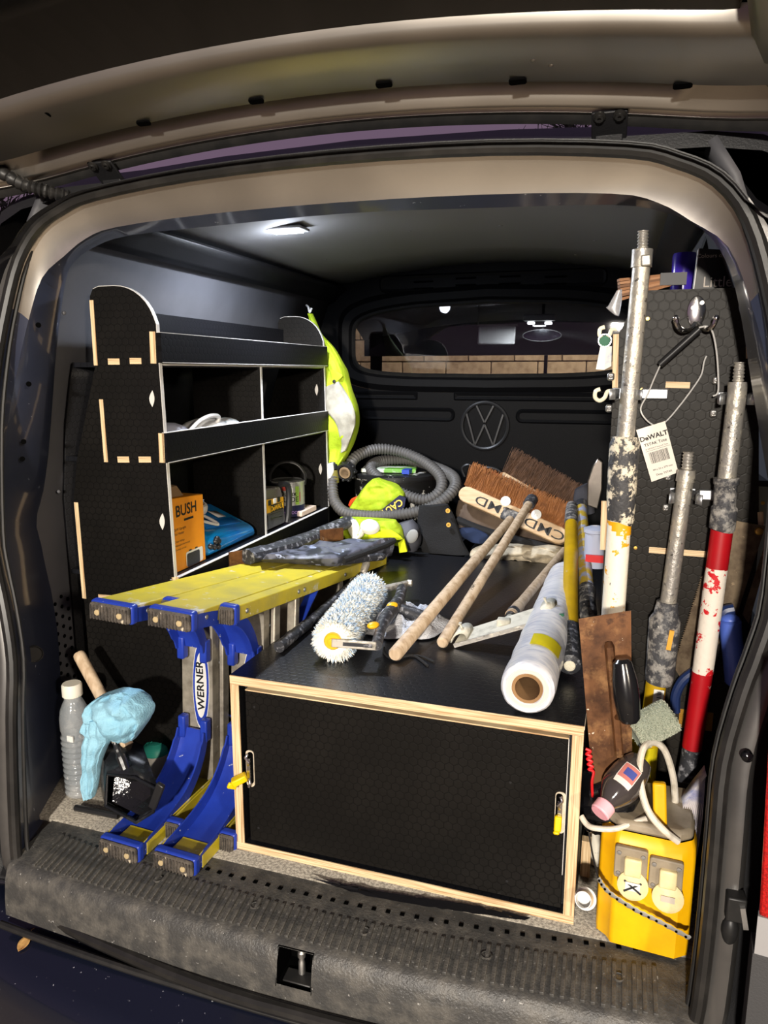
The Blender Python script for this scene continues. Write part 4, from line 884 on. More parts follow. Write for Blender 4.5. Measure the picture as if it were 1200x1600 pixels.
# saws
m_rust = pm('rusty_blade', rgb(96, 82, 64), .5, .55, n=(22, rgb(58, 44, 30), .40, .62), sp=[(60, .64, rgb(130, 112, 88), .70)])
m_rust2 = pm('rusty_trowel', rgb(112, 74, 44), .55, .45, n=(16, rgb(64, 38, 20), .40, .62), sp=[(13, .52, rgb(150, 110, 70), .66), (22, .60, rgb(52, 30, 18), .70), (70, .68, rgb(215, 200, 180))])
Yw = .388
t = thing('hand_saw', 'rusty hand saw blade hanging behind the red pole', 'saw', P(1056, 1057, Y=Yw))
B().prism([P(x, y, Y=Yw) for x, y in ((1146, 813), (1196, 822), (1150, 965), (1128, 1000), (1100, 1035), (1062, 1057), (1053, 1043), (1098, 900))], (0, .0015, 0)).obj('blade', m_rust, t)
b = B(); A, C2 = P(1098, 900, Y=Yw), P(1053, 1043, Y=Yw); d = (C2-A)/40
for k in range(40): b.prism([A+d*k, A+d*(k+1), A+d*(k+.5)+V((-.004, 0, -.001))], (0, .0012, 0))
b.obj('teeth', m_rust, t)
B().tube(spline([P(x, y, Y=Yw-.006) for x, y in ((1090, 1046), (1068, 1062), (1056, 1085), (1055, 1112))], 6), .0105, 10).obj('handle', pm('navy_handle', (.012, .025, .09, 1), .4), t)
B().lathe([(.0085, 0), (.007, .003), (.003, .004)], P(1186, 830, Y=Yw), (0, -1, 0), 12).obj('hanging_nut', m_brass, t)
t = thing('hand_saw', 'hand saw with bright blue plastic handle at the right of the red pole', 'saw', P(1140, 1060, Y=Yw-.02))
b = B(); pts = spline([P(x, y, Y=Yw-.03) for x, y in ((1141, 968), (1142, 990), (1146, 1025), (1150, 1070))], 6); b.tube(pts, [.022]+[.026]*(len(pts)-2)+[.018], 14, sq=.8); b.ball(pts[0], (.019, .018, .012)); b.obj('handle', pm('blue_handle', rgb(78, 104, 190), .38), t)
B().tube(spline([P(x, y, Y=Yw-.022) for x, y in ((1128, 965), (1134, 955), (1147, 952))], 6), .012, 10).obj('handle_horn', pm('navy_handle', (.012, .025, .09, 1), .4), t)
B().prism([P(x, y, Y=Yw-.012) for x, y in ((1160, 960), (1200, 835), (1204, 850), (1170, 975))], (0, .0015, 0)).obj('blade', m_rust, t)
c = P(1087, 1125, Y=.40); tag(B().box(c+V((0, .02, 0)), (.075, .04, .05)).obj('yellow_block', pm('dull_yellow_wood', rgb(170, 120, 30), .6, bump=(50, .3)), bevel=.004), 'dull yellow bar in shadow behind the red pole foot', 'bar')
# plastering trowel leaning on the box
tq = [P(904, 967, Y=.185), P(986, 954, Y=.205), P(988, 1195, Y=.185), P(925, 1215, Y=.165)]
t = thing('plastering_trowel', 'rusty plastering trowel with black handle leaning at the box corner', 'trowel', tq[3])
tn = (tq[1]-tq[0]).cross(tq[3]-tq[0]).normalized(); tn = tn if tn.y < 0 else -tn
tq[2] = tq[2]+(tq[2]-tq[1])*.25; tq[3] = tq[3]+(tq[3]-tq[0])*.25
B().prism(tq, -tn*.0012).obj('blade', m_rust2, t)
a, c2 = P(951, 1004, Y=.19)+tn*.004, P(967, 1180, Y=.175)+tn*.004; B().tube([a+tn*-.004, a+(c2-a)*.03, c2], [.007, .0095, .0085], 10).obj('spine', m_rust2, t)
h0, h1 = P(973, 1040, Y=.14), P(983, 1122, Y=.125); hd = (h1-h0).normalized(); L_ = (h1-h0).length
b = B(); b.tube([h0-hd*.012, h0-hd*.006, h0+hd*L_*.25, h0+hd*L_*.6, h1, h1+hd*.008], [.010, .017, .0225, .0235, .020, .014], 16); b.obj('handle', pm('black_handle', (.008, .008, .009, 1), .2, sp=[(60, .68, rgb(190, 188, 184), .72)]), t)
for p_, e_ in ((h0, a), (h1, c2)): B().tube([p_, e_.lerp(a if p_ is h1 else c2, .35)], .006, 8).obj('bracket', m_rust2, t)
# short nap roller sleeve
def fuzz(axis0, axis1, r, count, ln, mats, t, seed=1, droop=.4, thick=.0012, names=('pile', 'pile')):
    random.seed(seed); d, s_, u = frame(axis1-axis0); Bs = [B() for _ in mats]
    for i in range(count):
        f = random.random(); a = random.uniform(0, 2*math.pi); k = random.randrange(len(mats)) if random.random() < .75 else int((f*14+a*1.2) % len(mats))
        nrm = s_*math.cos(a)+u*math.sin(a); p_ = axis0.lerp(axis1, f)+nrm*r*.93; tip = p_+nrm*ln*random.uniform(.7, 1.2)+(d*random.uniform(-1, 1)+nrm.cross(d)*random.uniform(-1, 1)-V((0, 0, .4)))*ln*droop
        sd = (tip-p_).cross(nrm+d*.3).normalized()*thick; up_ = sd.cross(tip-p_).normalized()*thick
        mid_ = (p_+tip)/2+nrm*ln*.1
        Bs[k].add([p_-sd, p_+sd, p_+up_, mid_-sd, mid_+sd, mid_+up_, tip], [(0, 1, 4, 3), (1, 2, 5, 4), (2, 0, 3, 5), (3, 4, 6), (4, 5, 6), (5, 3, 6)])
    # end rims
    for b_, m_, nm in zip(Bs, mats, names): o = b_.obj(nm, m_, t, smooth=0); o['kind'] = 'stuff'
a0, a1 = P(990, 1148, Y=.20), P(1048, 1116, Y=.23); t = thing('roller_sleeve', 'worn grey-green short nap roller sleeve in front of the middle pole', 'roller sleeve', a0.lerp(a1, .5)-V((0, 0, .035)))
m_gfz = pm('grey_green_nap', rgb(150, 156, 138), .95); m_gfz2 = pm('pale_nap', rgb(186, 188, 168), .95)
d_ = (a1-a0).normalized(); B().lathe([(.020, .002), (.026, 0), (.030, .004), (.031, .012), (.031, (a1-a0).length-.012), (.030, (a1-a0).length-.004), (.026, (a1-a0).length), (.020, (a1-a0).length-.002)], a0, a1-a0, 28).obj('core', m_gfz, t)
fuzz(a0, a1, .031, 5200, .005, [m_gfz, m_gfz2], t, 3, .5, .0009)
# ================================================================ TRANSFORMER AND CLUTTER, RIGHT CORNER
m_ty = pm('transformer_yellow', rgb(240, 184, 8), .42, n=(10, rgb(226, 164, 6), .4, .7), sp=[(40, .70, rgb(150, 110, 40), .74)])
m_tb = pm('transformer_beige', rgb(150, 138, 118), .55, n=(12, rgb(112, 100, 82), .4, .7))
m_tc = pm('cream_cap', rgb(228, 212, 164), .5, n=(20, rgb(205, 186, 130), .42, .68))
t = thing('site_transformer', 'yellow site transformer with two cream socket covers in the right corner', 'transformer', (.645, .17, 0))
fp = [(.556, .136), (.574, .122), (.583, .106), (.698, .098), (.722, .115), (.728, .15), (.722, .27), (.556, .27)]
b = B(); rows = []
for z, k, dy in ((.004, .985, 0), (.014, 1, 0), (.20, 1, 0), (.222, .99, .004), (.234, .95, .012)):
    c_ = V((.642, .185, 0)); rows.append([V((c_.x+(x-c_.x)*k, c_.y+(y-c_.y)*k+dy, z)) for x, y in fp])
b.loft(rows, closed=True); b.add(rows[0], [tuple(range(8))]); body = b.obj('body', m_ty, t, bevel=.005, seg=3)
b = B(); top_ = [V((.642+(x-.642)*.94, .185+(y-.185)*.94+.012, .233)) for x, y in fp]; b.prism(top_, (0, .004, .020)); b.obj('top_plate', m_tb, t, bevel=.006)
B().tube(spline([P(988, 1298, Y=.16)+V((.016*math.cos(a), 0.010*math.sin(a), 0)) for a in [i*2*math.pi/10 for i in range(10)]], 2, True), .003, 6, closed=True).obj('moulded_ring', m_tb, t)
B().bar(P(1030, 1222, Y=.15), P(1032, 1312, Y=.135), .024, .016, up=(0, 1, 0)).obj('carry_handle', m_ty, t, bevel=.004)
fy = lambda x: .106-.07*(x-.583)
def socket(cx, cz_, mark):
    n_ = V((-.07, -1, 0)).normalized(); r_ = V((1, -.07, 0)).normalized(); o_ = V((cx, fy(cx), cz_))+n_*.001
    pl_ = B(); pl_.prism([o_+r_*q_.x+V((0, 0, q_.z)) for q_ in rrect(-.029, -.014, .029, .050, .005, 0)], n_*.010); so = pl_.obj('socket_plate', m_tb, body, bevel=.002)
    for dx, dz in ((-.021, .038), (.021, .038), (-.021, -.004)): B().lathe([(.0045, 0), (.004, .002), (.0015, .0022)], o_+r_*dx+V((0, 0, dz))+n_*.010, n_, 10).obj('socket_screw', m_alu, t)
    B().box(o_+n_*.013+r_*.004+V((0, 0, .016)), (.030, .012, .036), Matrix.Rotation(-.07, 3, 'Z')).obj('flap_hinge', m_tc, t, bevel=.003)
    tilt = (n_+V((0, 0, .18))).normalized(); B().lathe([(.0275, 0), (.0275, .006), (.022, .0085), (.0005, .009)], o_+n_*.012+r_*.006+V((0, 0, -.020)), tilt, 22).obj('socket_cover', m_tc, t)
    f_ = o_+n_*.0225+r_*.006+V((0, 0, -.019)); up_ = (V((0, 0, 1))-tilt*tilt.z).normalized()
    if mark:
        b = B()
        for s in (1, -1): b.bar(f_-r_*.015-up_*.010*s*-1, f_+r_*.015+up_*.010*s*-1, .0032, .001, up=tilt)
        b.obj('cross_mark', m_ink, t); B().box(f_-tilt*.0008, (.026, .001, .018), Matrix.Rotation(-.07, 3, 'Z')).obj('cover_sticker', m_whitepl, t)
    else: B().box(f_-tilt*.0004, (.024, .001, .012), Matrix.Rotation(-.07, 3, 'Z')).obj('cover_sticker', pm('faded_label', rgb(190, 180, 165), .6), t)
socket(.611, .168, True); socket(.672, .160, False)
wc = pm('white_cable', rgb(214, 206, 190), .45, n=(30, rgb(160, 150, 130), .5, .7))
o = B().tube(spline([P(x, y, Y=w_) for x, y, w_ in ((1060, 1315, .11), (1035, 1295, .105), (1012, 1265, .11), (1001, 1225, .13), (1000, 1190, .15), (1008, 1165, .17), (1024, 1160, .19), (1040, 1175, .2), (1052, 1215, .21), (1055, 1255, .22))], 8), .0065, 10).obj('white_cable', wc); tag(o, 'thick white cable looping over the yellow transformer', 'cable')
o = B().tube(spline([P(x, y, Y=w_) for x, y, w_ in ((908, 1275, .14), (917, 1288, .13), (930, 1294, .12), (960, 1295, .12), (985, 1287, .13), (1010, 1279, .14))], 8), .0055, 10).obj('white_cable', wc); tag(o, 'short white cable under the pink-capped bottle', 'cable')
# perforated strap in front of the transformer
cp = spline([P(935, 1372, Y=.095), P(950, 1393, Y=.083), P(990, 1420, Y=.07), P(1030, 1440, Y=.066), P(1078, 1466, Y=.07)], 10); N = 30
t = thing('fixing_band', 'grey perforated steel strap hanging across the yellow transformer', 'steel strap', cp[-1])
b = B(); b.tube(cp, [.0056+.0012*math.cos(i*2*math.pi/3) for i in range(len(cp))], 8, sq=.25, up=(0, 0, 1)); b.obj('band', pm('dull_zinc', rgb(158, 156, 150), .45, .3), t)
for k in range(2, len(cp), 3): B().lathe([(.0024, 0), (.0024, .001)], cp[k]+V((0, -.0022, 0)), (0, -1, 0), 8).obj('band_hole', m_hole, t)
B().tube(spline([P(920, 1300, Y=.14), P(926, 1335, Y=.125), P(935, 1372, Y=.095)], 6), .002, 6).obj('tie_cord', m_blkpl, t)
# black bag, bottle with pink cap
tag(lump([((912, 1205), (930, 1200)), ((906, 1225), (985, 1205)), ((905, 1250), (1003, 1235)), ((910, 1280), (985, 1270)), ((928, 1298), (960, 1297))], .20, [.01, .045, .055, .05, .02], amp=.016, sc=40, seed=2, sub=6).obj('black_bag', pm('black_bin_bag', (.006, .006, .007, 1), .14), smooth=25), 'crumpled shiny black bin bag behind the pink-capped bottle', 'bag')
p0, p1 = P(938, 1269, Y=.085), P(975, 1222, Y=.14); ax = (p1-p0).normalized(); t = thing('drinks_bottle', 'dark plastic drinks bottle with pink cap lying on the black bag', 'bottle', p0)
B().lathe([(.017, -.002), (.0185, .0), (.0185, .018), (.017, .02)], p0, ax, 24).obj('cap', pm('pink_cap', rgb(244, 182, 192), .45), t); B().lathe([(.0165, -.0035), (.0165, -.0015)], p0, ax, 24).obj('cap_face', pm('pink_cap_face', rgb(236, 168, 180), .5, bump=(60, .3)), t)
B().lathe([(.0145, .018), (.016, .024), (.022, .034), (.031, .05), (.0345, .065), (.034, .09), (.030, .115), (.024, .13)], p0, ax, 24).obj('body', pm('dark_bottle', (.05, .042, .04, 1), .1, coat=.5), t)
d, s_, u = frame(ax); wv = (CAM-p0).normalized(); lb = []
def bsurf(tt_, ang, r): return p0+ax*tt_+(wv-ax*wv.dot(ax)).normalized()*r*math.cos(ang)+ax.cross(wv).normalized()*r*math.sin(ang)
def patch(ts, angs, r, nm, mat):
    B().loft([[bsurf(a_, g, interp([(.03, .022), (.05, .0315), (.065, .035), (.09, .0345), (.115, .0305)], a_)+r) for g in [angs[0]+(angs[1]-angs[0])*k/6 for k in range(7)]] for a_ in [ts[0]+(ts[1]-ts[0])*k/4 for k in range(5)]]).obj(nm, mat, t)
patch((.055, .100), (-.55, .45), .0006, 'label', pm('label_white', rgb(226, 214, 204), .5)); patch((.066, .098), (-.5, .40), .001, 'label_panel', pm('label_red', rgb(196, 120, 112), .5)); patch((.074, .090), (-.3, .30), .0014, 'label_block', pm('label_blue', rgb(70, 80, 150), .5))
# red coil
tag(B().tube(spline([P(916+(6 if k % 2 else -1)+k*.6, 1170+k*4, Y=.155) for k in range(10)]+[P(925, 1222, Y=.15), P(926, 1245, Y=.15)], 5), .0028, 7).obj('red_cord', pm('red_plastic', rgb(205, 24, 30), .4)), 'small bright red kinked cord at the foot of the trowel', 'cord')
# white cap on the floor
c = P(916, 1405, Y=.17); t = B().lathe([(.021, 0), (.021, .003), (.017, .004), (.0155, .03), (.014, .03), (.014, .006), (.009, .008), (.0005, .008)], P(915, 1404, Y=.135), (-.15, -.85, .5), 24).obj('bottle_cap', m_whitepl); tag(t, 'white plastic cap lying between box and transformer', 'cap')
# fan of sanding sheets
t = thing('sheet_fan', 'fan of bent sandpaper sheets tucked beside the right pillar', 'sandpaper', P(1085, 1350, Y=.16)); m_sh = pm('sandpaper_sheet', rgb(196, 190, 190), .6, n=(30, rgb(120, 125, 165), .45, .65))
for k in range(11):
    f = k/10; pts = spline([P(1104-2*f, 1212+4*f, Y=.24), P(1068+f*30, 1262+8*f, Y=.20), P(1073+f*22, 1292+4*f, Y=.19), P(1082+f*8, 1330, Y=.17), P(1079+f*6, 1352, Y=.165)], 6)
    B().loft([[p_+V((0, dy, 0)) for p_ in pts] for dy in (0, .02, .04)]).obj('sheet', m_sh, t, solid=.0008)
# wooden batten beside the box
tag(B().box(P(916, 1330, Y=.30)+V((0, 0, -.05)), (.02, .02, .16)).obj('wood_batten', m_plyX), 'pale wooden batten between box and transformer', 'batten')
tag(B().tube([P(1060, 1260, Y=.24), P(1065, 1310, Y=.2)], .028, 14).obj('cable_gland', m_tb, bevel=.004), 'dusty beige plug lying behind the transformer handle', 'plug')
# ================================================================ ON TOP OF THE PLYWOOD BOX
ZB = BH
m_bluefz = pm('pale_blue_pile', rgb(176, 200, 224), .9); m_whfz = pm('white_pile', rgb(236, 236, 228), .9)
a0, a1 = P(521, 1000, Z=ZB+.055), P(577, 921, Z=ZB+.055)
t = thing('paint_roller', 'fluffy white and pale blue long-pile paint roller on the box', 'paint roller', a0.lerp(a1, .5)-V((0, 0, .05)))
B().lathe([(.030, -.002), (.040, 0), (.041, .02), (.041, (a1-a0).length-.02), (.038, (a1-a0).length)], a0, a1-a0, 22).obj('sleeve', m_whfz, t)
fuzz(a0, a1, .040, 7000, .017, [m_whfz, m_bluefz, m_whfz], t, 5, .5, .0016, ('pile', 'blue_pile', 'pile'))
d = (a0-a1).normalized(); b = B(); random.seed(8)
for k in range(420):   # shaggy front rim
    a = random.uniform(0, 6.283); _, s_, u = frame(d); nr = s_*math.cos(a)+u*math.sin(a); p_ = a0+nr*random.uniform(.026, .042)+d*-.004; tip = p_+d*.012+nr*.010; sd = d.cross(nr)*.0018; b.add([p_-sd, p_+sd, p_+nr*.002, tip], [(0, 1, 3), (1, 2, 3), (2, 0, 3)])
o = b.obj('rim_pile', m_whfz, t, smooth=0); o['kind'] = 'stuff'
m_cap = pm('yellow_end_cap', rgb(240, 182, 30), .4)
B().lathe([(.020, -.004), (.020, .010), (.017, .013), (.009, .013), (.009, .018), (.004, .019)], a0, d, 24).obj('end_cap', m_cap, t)
e0 = a0+d*.018; e1 = e0+V((.100, .020, -.004))
m_armw = pm('paint_smeared_alu', rgb(206, 200, 188), .42, .5, n=(30, rgb(120, 116, 108), .45, .65))
B().bar(e0, e1, .006, .020).obj('side_arm', m_armw, t, bevel=.002); B().bar(e0.lerp(e1, .25)+V((.002, -.004, .001)), e0.lerp(e1, .9)+V((.002, -.004, .001)), .002, .008).obj('arm_groove', m_gripb, t)
f1 = P(622, 940, Z=ZB+.055); f2 = P(628, 918, Z=ZB+.05)
B().tube(spline([e1+V((0, 0, .002)), P(600, 970, Z=ZB+.055), f1, f2], 5), [.013]*5+[.017]*6+[.015]*4+[.012], 12).obj('clamp_body', m_gripb, t)
B().tube([P(594, 922, Z=ZB+.05), P(638, 911, Z=ZB+.05)], [.011, .009], 10).obj('far_arm', m_armw, t); B().lathe([(.0105, 0), (.0105, .012), (.007, .014)], P(637, 911, Z=ZB+.05), (1, .1, 0), 12).obj('arm_knob', m_armw, t)
for x, y in ((613, 946), (583, 977)): B().ball(P(x, y, Z=ZB+.068), (.012, .017, .008), R=Matrix.Rotation(-.5, 3, 'Z')).obj('yellow_badge', m_cap, t)
B().tube([P(624, 952, Z=ZB+.045), P(666, 966, Z=ZB+.030)], [.0165, .0175], 14).obj('grip', m_gripb, t)
# dark pole under the roller
o = pole('black_pole', 'long dark handled tool lying between ladder and roller', 'pole', [('grip', m_gripb, [P(436, 1011, Z=ZB+.016), P(480, 975, Z=ZB+.016)], [.014, .0145]), ('shaft', m_gripb, [P(480, 975, Z=ZB+.017), P(566, 898, Z=ZB+.03)], .012), ('tip', m_alud, [P(566, 898, Z=ZB+.03), P(572, 882, Z=ZB+.06), P(574, 877, Z=ZB+.068)], [.012, .013, .009])])
# white towelling rag
b = B(); c0 = P(628, 975, Z=ZB); rows = []
for i in range(15):
    row = []
    for j in range(44):
        r_ = i/14; a = 2*math.pi*j/44; ro = 1+.22*mnoise.noise(V((math.cos(a)*1.6, math.sin(a)*1.6, 4)))+.06*math.sin(a*7)
        q_ = c0+V((math.cos(a)*.118*r_*ro, math.sin(a)*.135*r_*ro, 0)); h_ = mnoise.noise(q_*26)*.5+mnoise.noise(q_*55+V((3, 0, 0)))*.4+.5*abs(math.sin(a*2.5+r_*4))
        q_.z = ZB+.004+max(0, .010+.050*h_)*(1-r_**3); row.append(q_)
    rows.append(row)
b.loft(rows, closed=True); tag(b.obj('towel_rag', pm('white_towelling', rgb(206, 208, 214), .95, bump=(260, .9)), solid=.003, soff=1, smooth=80), 'crumpled white towelling rag under the roller grip', 'rag')
# wooden handles
def cylpole(name, label, p0, p1, r, mat, cat='handle', group=None):
    dd = (p1-p0).normalized(); return B().tube([p0, p0+dd*.004, p0+dd*.012, p1-dd*.01, p1], [r*.72, r*.93, r, r*.96, r*.9], 14).obj(name, mat)
A0, A1 = P(616, 1024, Z=ZB+.018), P(797, 812, Y=1.36)
C0, C1 = P(690, 1006, Z=ZB+.015), P(826, 788, Y=1.33)
m_br1 = pm('coir_bristle', rgb(150, 96, 52), .9, n=(40, rgb(112, 68, 36), .4, .7)); m_br2 = pm('dark_bristle', rgb(92, 66, 48), .9, n=(40, rgb(62, 44, 32), .4, .7))
m_beech = pm('beech_block', rgb(214, 184, 146), .55, stripe=((10, 90, 90), rgb(190, 156, 116), .4, .7))
def broom(label, L0, L1, h, th, bl, bdir, mbr, seed, handle=None, words=()):
    ax = (L1-L0).normalized(); nb = (bdir-ax*bdir.dot(ax)).normalized(); side = ax.cross(nb).normalized()
    if side.y > 0: side = -side
    t = thing('broom', label, 'broom', L0.lerp(L1, .5)-V((0, 0, .04)), 'wooden brooms at the back of the box')
    sec = []; N = 6; Ln = (L1-L0).length; out = []
    for k in range(N+1): a = math.pi/2+math.pi*k/N; out.append((h/2+h/2*math.cos(a), h/2*math.sin(a)))
    for k in range(N+1): a = -math.pi/2+math.pi*k/N; out.append((Ln-h/2+h/2*math.cos(a), h/2*math.sin(a)))
    poly = [L0+ax*u+nb*v_+side*(th/2) for u, v_ in out]
    o = B().prism(poly, -side*th).obj('head_block', m_beech, t, bevel=.004)
    random.seed(seed); b = B()
    for i in range(1500):
        f = random.uniform(.01, .99); s2 = random.uniform(-.42, .42); p_ = L0+ax*Ln*f+nb*h*.5+side*th*s2
        tip = p_+nb*bl*random.uniform(.8, 1.12)+ax*random.uniform(-.018, .018)+side*(s2*.03+random.uniform(-.008, .008)); w_ = ax*.0013; b.add([p_-w_, p_+w_, p_+side*.0016, tip-w_*.5, tip+w_*.5], [(0, 1, 4, 3), (1, 2, 4), (2, 0, 3), (2, 3, 4)])
    o2 = b.obj('bristles', mbr, t, smooth=0); o2['kind'] = 'stuff'
    b = B(); p_ = L0+ax*Ln*.5+nb*(h*.5+bl*.40); B().box(p_, (Ln*.95, th*.7, bl*.8), Matrix((ax, side, nb)).transposed()).obj('bristle_core', mbr, t)
    for st_, f, sz in words: text('lettering', st_, sz, L0+ax*Ln*f+side*(th/2+.0008), -ax, -nb, m_ink, o, bold=.004, sx=1.5)
    if handle:
        B().tube(handle[0], handle[1], 14).obj('handle', m_woodh, t)
    return t, ax, nb, side
t, ax, nb, sd = broom('broom with rust-brown bristles and bold lettering on its pale wooden head', P(719, 769, Y=1.45), P(886, 843, Y=1.40), .060, .045, .085, V((.25, .35, .9)), m_br1, 3,
    handle=([A0, A0+(A1-A0).normalized()*.006, A0.lerp(A1, .5), A1], [.013, .017, .0165, .015]), words=(('CMD', .34, .046), ('CMD', .80, .046)))
c = P(797, 806, Y=1.395); B().box(c, (.06, .03, .045), Matrix((ax, sd, nb)).transposed()).obj('socket_bracket', m_grip2, t, bevel=.006)
for x, y in ((790, 783), (838, 804)): B().lathe([(.018, 0), (.018, .002), (.006, .003), (.005, .001)], P(x, y, Y=1.385), sd, 14).obj('stay_washer', m_whitepl, t)
broom('broom with darker brown bristles behind the lettered broom', P(781, 743, Y=1.62), P(890, 806, Y=1.58), .036, .05, .095, V((.3, .3, .9)), m_br2, 9, words=(('CMD', .26, .028),))
hb = thing('wooden_broomstick', 'thin wooden handle with black ribbed ferrule resting on the broom head', 'handle', C0)
B().tube([C0, C0+(C1-C0).normalized()*.005, C0.lerp(C1, .5), C1], [.0105, .0142, .014, .014], 14).obj('stick', m_woodh, hb)
dd = (C1-C0).normalized(); B().tube([C1-dd*.004+dd*.004*k for k in range(14)], [.0205 if k % 2 else .0185 for k in range(14)], 14).obj('ferrule', m_gripb, hb)
text('lettering', 'CMD', .014, C0.lerp(C1, .30)+V((-.002, -.009, .0125)), dd, V((-1, .2, .4)), m_ink, hb)
# pole sander: handle + plate
D0, D1 = P(798, 962, Z=ZB+.05), P(882, 860, Y=1.28)
t = thing('pole_sander', 'paint-covered pole sander with pale clamp plate across the sheet roll', 'sander', P(790, 985, Z=ZB))
B().tube([D0, D0.lerp(D1, .12), D0.lerp(D1, .13), D1], [.0155, .0155, .0135, .0125], 12).obj('handle', m_woodh, t)
B().tube([D0-(D1-D0).normalized()*.004, D0+(D1-D0).normalized()*.03], [.013, .0175], 12).obj('ferrule', m_gripb, t)
qa, qb, qc, qd = P(709, 1009, Z=ZB+.006), P(877, 963, Z=ZB+.095), P(862, 944, Z=ZB+.10), P(722, 988, Z=ZB+.02)
m_sand = pm('paint_white_plate', rgb(206, 202, 186), .55, n=(24, rgb(150, 146, 130), .45, .7), bump=(60, .4))
B().prism([qa, qb, qc, qd], (0, 0, .005)).obj('plate', m_sand, t, bevel=.001); B().bar(qa, qb, .003, .010).obj('edge_strip', m_alud, t)
for u, nm in ((.04, 'clamp'), (.9, 'clamp')):
    c_ = qa.lerp(qb, u).lerp(qd.lerp(qc, u), .5)+V((0, 0, .006)); s_ = (qd-qa).normalized(); al = (qb-qa).normalized(); b = B(); b.loft([[c_+s_*w_+al*(.020*math.cos(a))+V((0, 0, .018*math.sin(a))) for a in [math.pi*k/8 for k in range(9)]] for w_ in (-.024, .024)]); o = b.obj(nm, m_sand, t, solid=.003)
    B().tube([c_+V((0, 0, .018)), c_+V((-.006, 0, .030))], .0025, 6).obj('clamp_screw', m_sand, t); B().bar(c_+V((-.008, 0, .030)), c_+V((-.002, 0, .03)), .012, .004).obj('wing_nut', m_sand, t)
B().bar(qb+V((-.05, .0, -.004)), qb+V((.006, .0, .004)), .004, .006).obj('green_paper_edge', pm('green_sandpaper', rgb(36, 92, 66), .8), t)
b = B(); b.box(P(787, 975, Z=ZB+.055), (.032, .026, .028)); b.bar(P(787, 972, Z=ZB+.06), D0, .012, .012); b.obj('swivel_joint', m_sand, t, bevel=.004)
# blue-grey tube
tag(cylpole('metal_tube', '', P(852, 946, Z=ZB+.014), P(890, 868, Y=1.15), .0105, pm('blue_grey_tube', rgb(110, 124, 160), .3, .4)), 'slim blue-grey metal tube behind the pole sander', 'tube')
# polythene roll
w0, w1 = P(824, 1076, Z=ZB+.055), P(884, 905, Z=ZB+.055); ax = (w1-w0).normalized(); LN = (w1-w0).length
t = thing('sheeting_roll', 'roll of white plastic sheeting with yellow sticker at the box front', 'roll', w0-V((0, 0, .055)))
m_film = pm('white_film', rgb(232, 232, 234), .3, stripe=((25, 90, 25), rgb(196, 200, 212), .42, .68), coat=.2)
prof = [(.030, .0), (.032, -.003), (.036, .0), (.040, -.004), (.043, 0), (.047, -.003), (.0515, .002)]+[(.0525+.0008*math.sin(k*1.7), .01+k*(LN-.01)/26) for k in range(27)]
B().lathe(prof, w0, ax, 32, caps=False).jitter(.0012, 60).obj('film', m_film, t)
B().lathe([(.024, .3), (.024, .0), (.0295, -.001), (.0305, .0), (.0305, .02)], w0, ax, 28, caps=False).obj('card_core', pm('brown_card', rgb(150, 116, 78), .8, n=(10, rgb(120, 88, 56), .4, .7)), t)
B().lathe([(.031, .0005), (.0335, -.0015), (.038, -.001), (.0415, -.002)], w0-ax*.002, ax, 28, caps=False).obj('inner_wraps', pm('cream_film_edge', rgb(224, 214, 190), .6), t)
d, s_, u = frame(ax)
B().loft([[w0+ax*tt_+(s_*math.cos(a)+u*math.sin(a))*.0545 for a in [math.radians(30+8*k) for k in range(10)]] for tt_ in (.10, .13, .165)]).obj('yellow_sticker', pm('yellow_film', rgb(222, 206, 30), .35), t)
# yellow poles along the right of the box
E0, E1 = P(890, 1040, Z=ZB+.032), P(893, 790, Y=1.30); ed = E1-E0
t = pole('extension_pole', 'clean yellow extension pole with black end cap lying on the box', 'pole', [('end_grip', m_gripb, [E0, E0+ed*.004, E0+ed*.012, E0+ed*.16, E0+ed*.165], [.018, .0245, .0255, .0245, .021]), ('shaft', m_pyel, [E0+ed*.16, E0+ed*.84], [.0195, .0195]), ('locking_grip', m_grip2, [E0+ed*.83, E0+ed*.86, E0+ed*.95, E1], [.02, .0215, .02, .017])], 'poles lying on the box')
B().ball(E0-ed.normalized()*.001, (.0125, .004, .0125)).obj('paint_blob', pm('cream_paint', rgb(214, 206, 184), .7, bump=(90, .8)), t)
F0, F1 = P(919, 962, Z=ZB+.045), P(908, 787, Y=1.34); fd = F1-F0
pole('extension_pole', 'yellow extension pole smeared with grey paint next to the clean yellow one', 'pole', [('locking_grip', m_grip2, [F0, F0+fd*.02, F0+fd*.10, F0+fd*.18, F0+fd*.20], [.021, .0235, .0215, .024, .020]), ('shaft', m_pyel2, [F0+fd*.19, F0+fd*.95], [.0195, .0185]), ('end_cap', m_gripb, [F0+fd*.94, F1], [.021, .020])], 'poles lying on the box')
# black cord
tag(B().tube(spline([P(x, y, Z=ZB+.004) for x, y in ((600, 1012), (602, 1022), (618, 1030), (636, 1024), (650, 1026), (668, 1040))], 6), .0032, 7).obj('black_string', m_blackfab), 'knotted black cord under the wooden handle end', 'cord')
tag(B().tube(spline([P(x, y, Z=ZB+.004) for x, y in ((630, 1026), (645, 1024), (660, 1026), (678, 1034))], 6), .0028, 7).obj('black_string', m_blackfab), 'loose black cord tail right of the wooden handle end', 'cord')
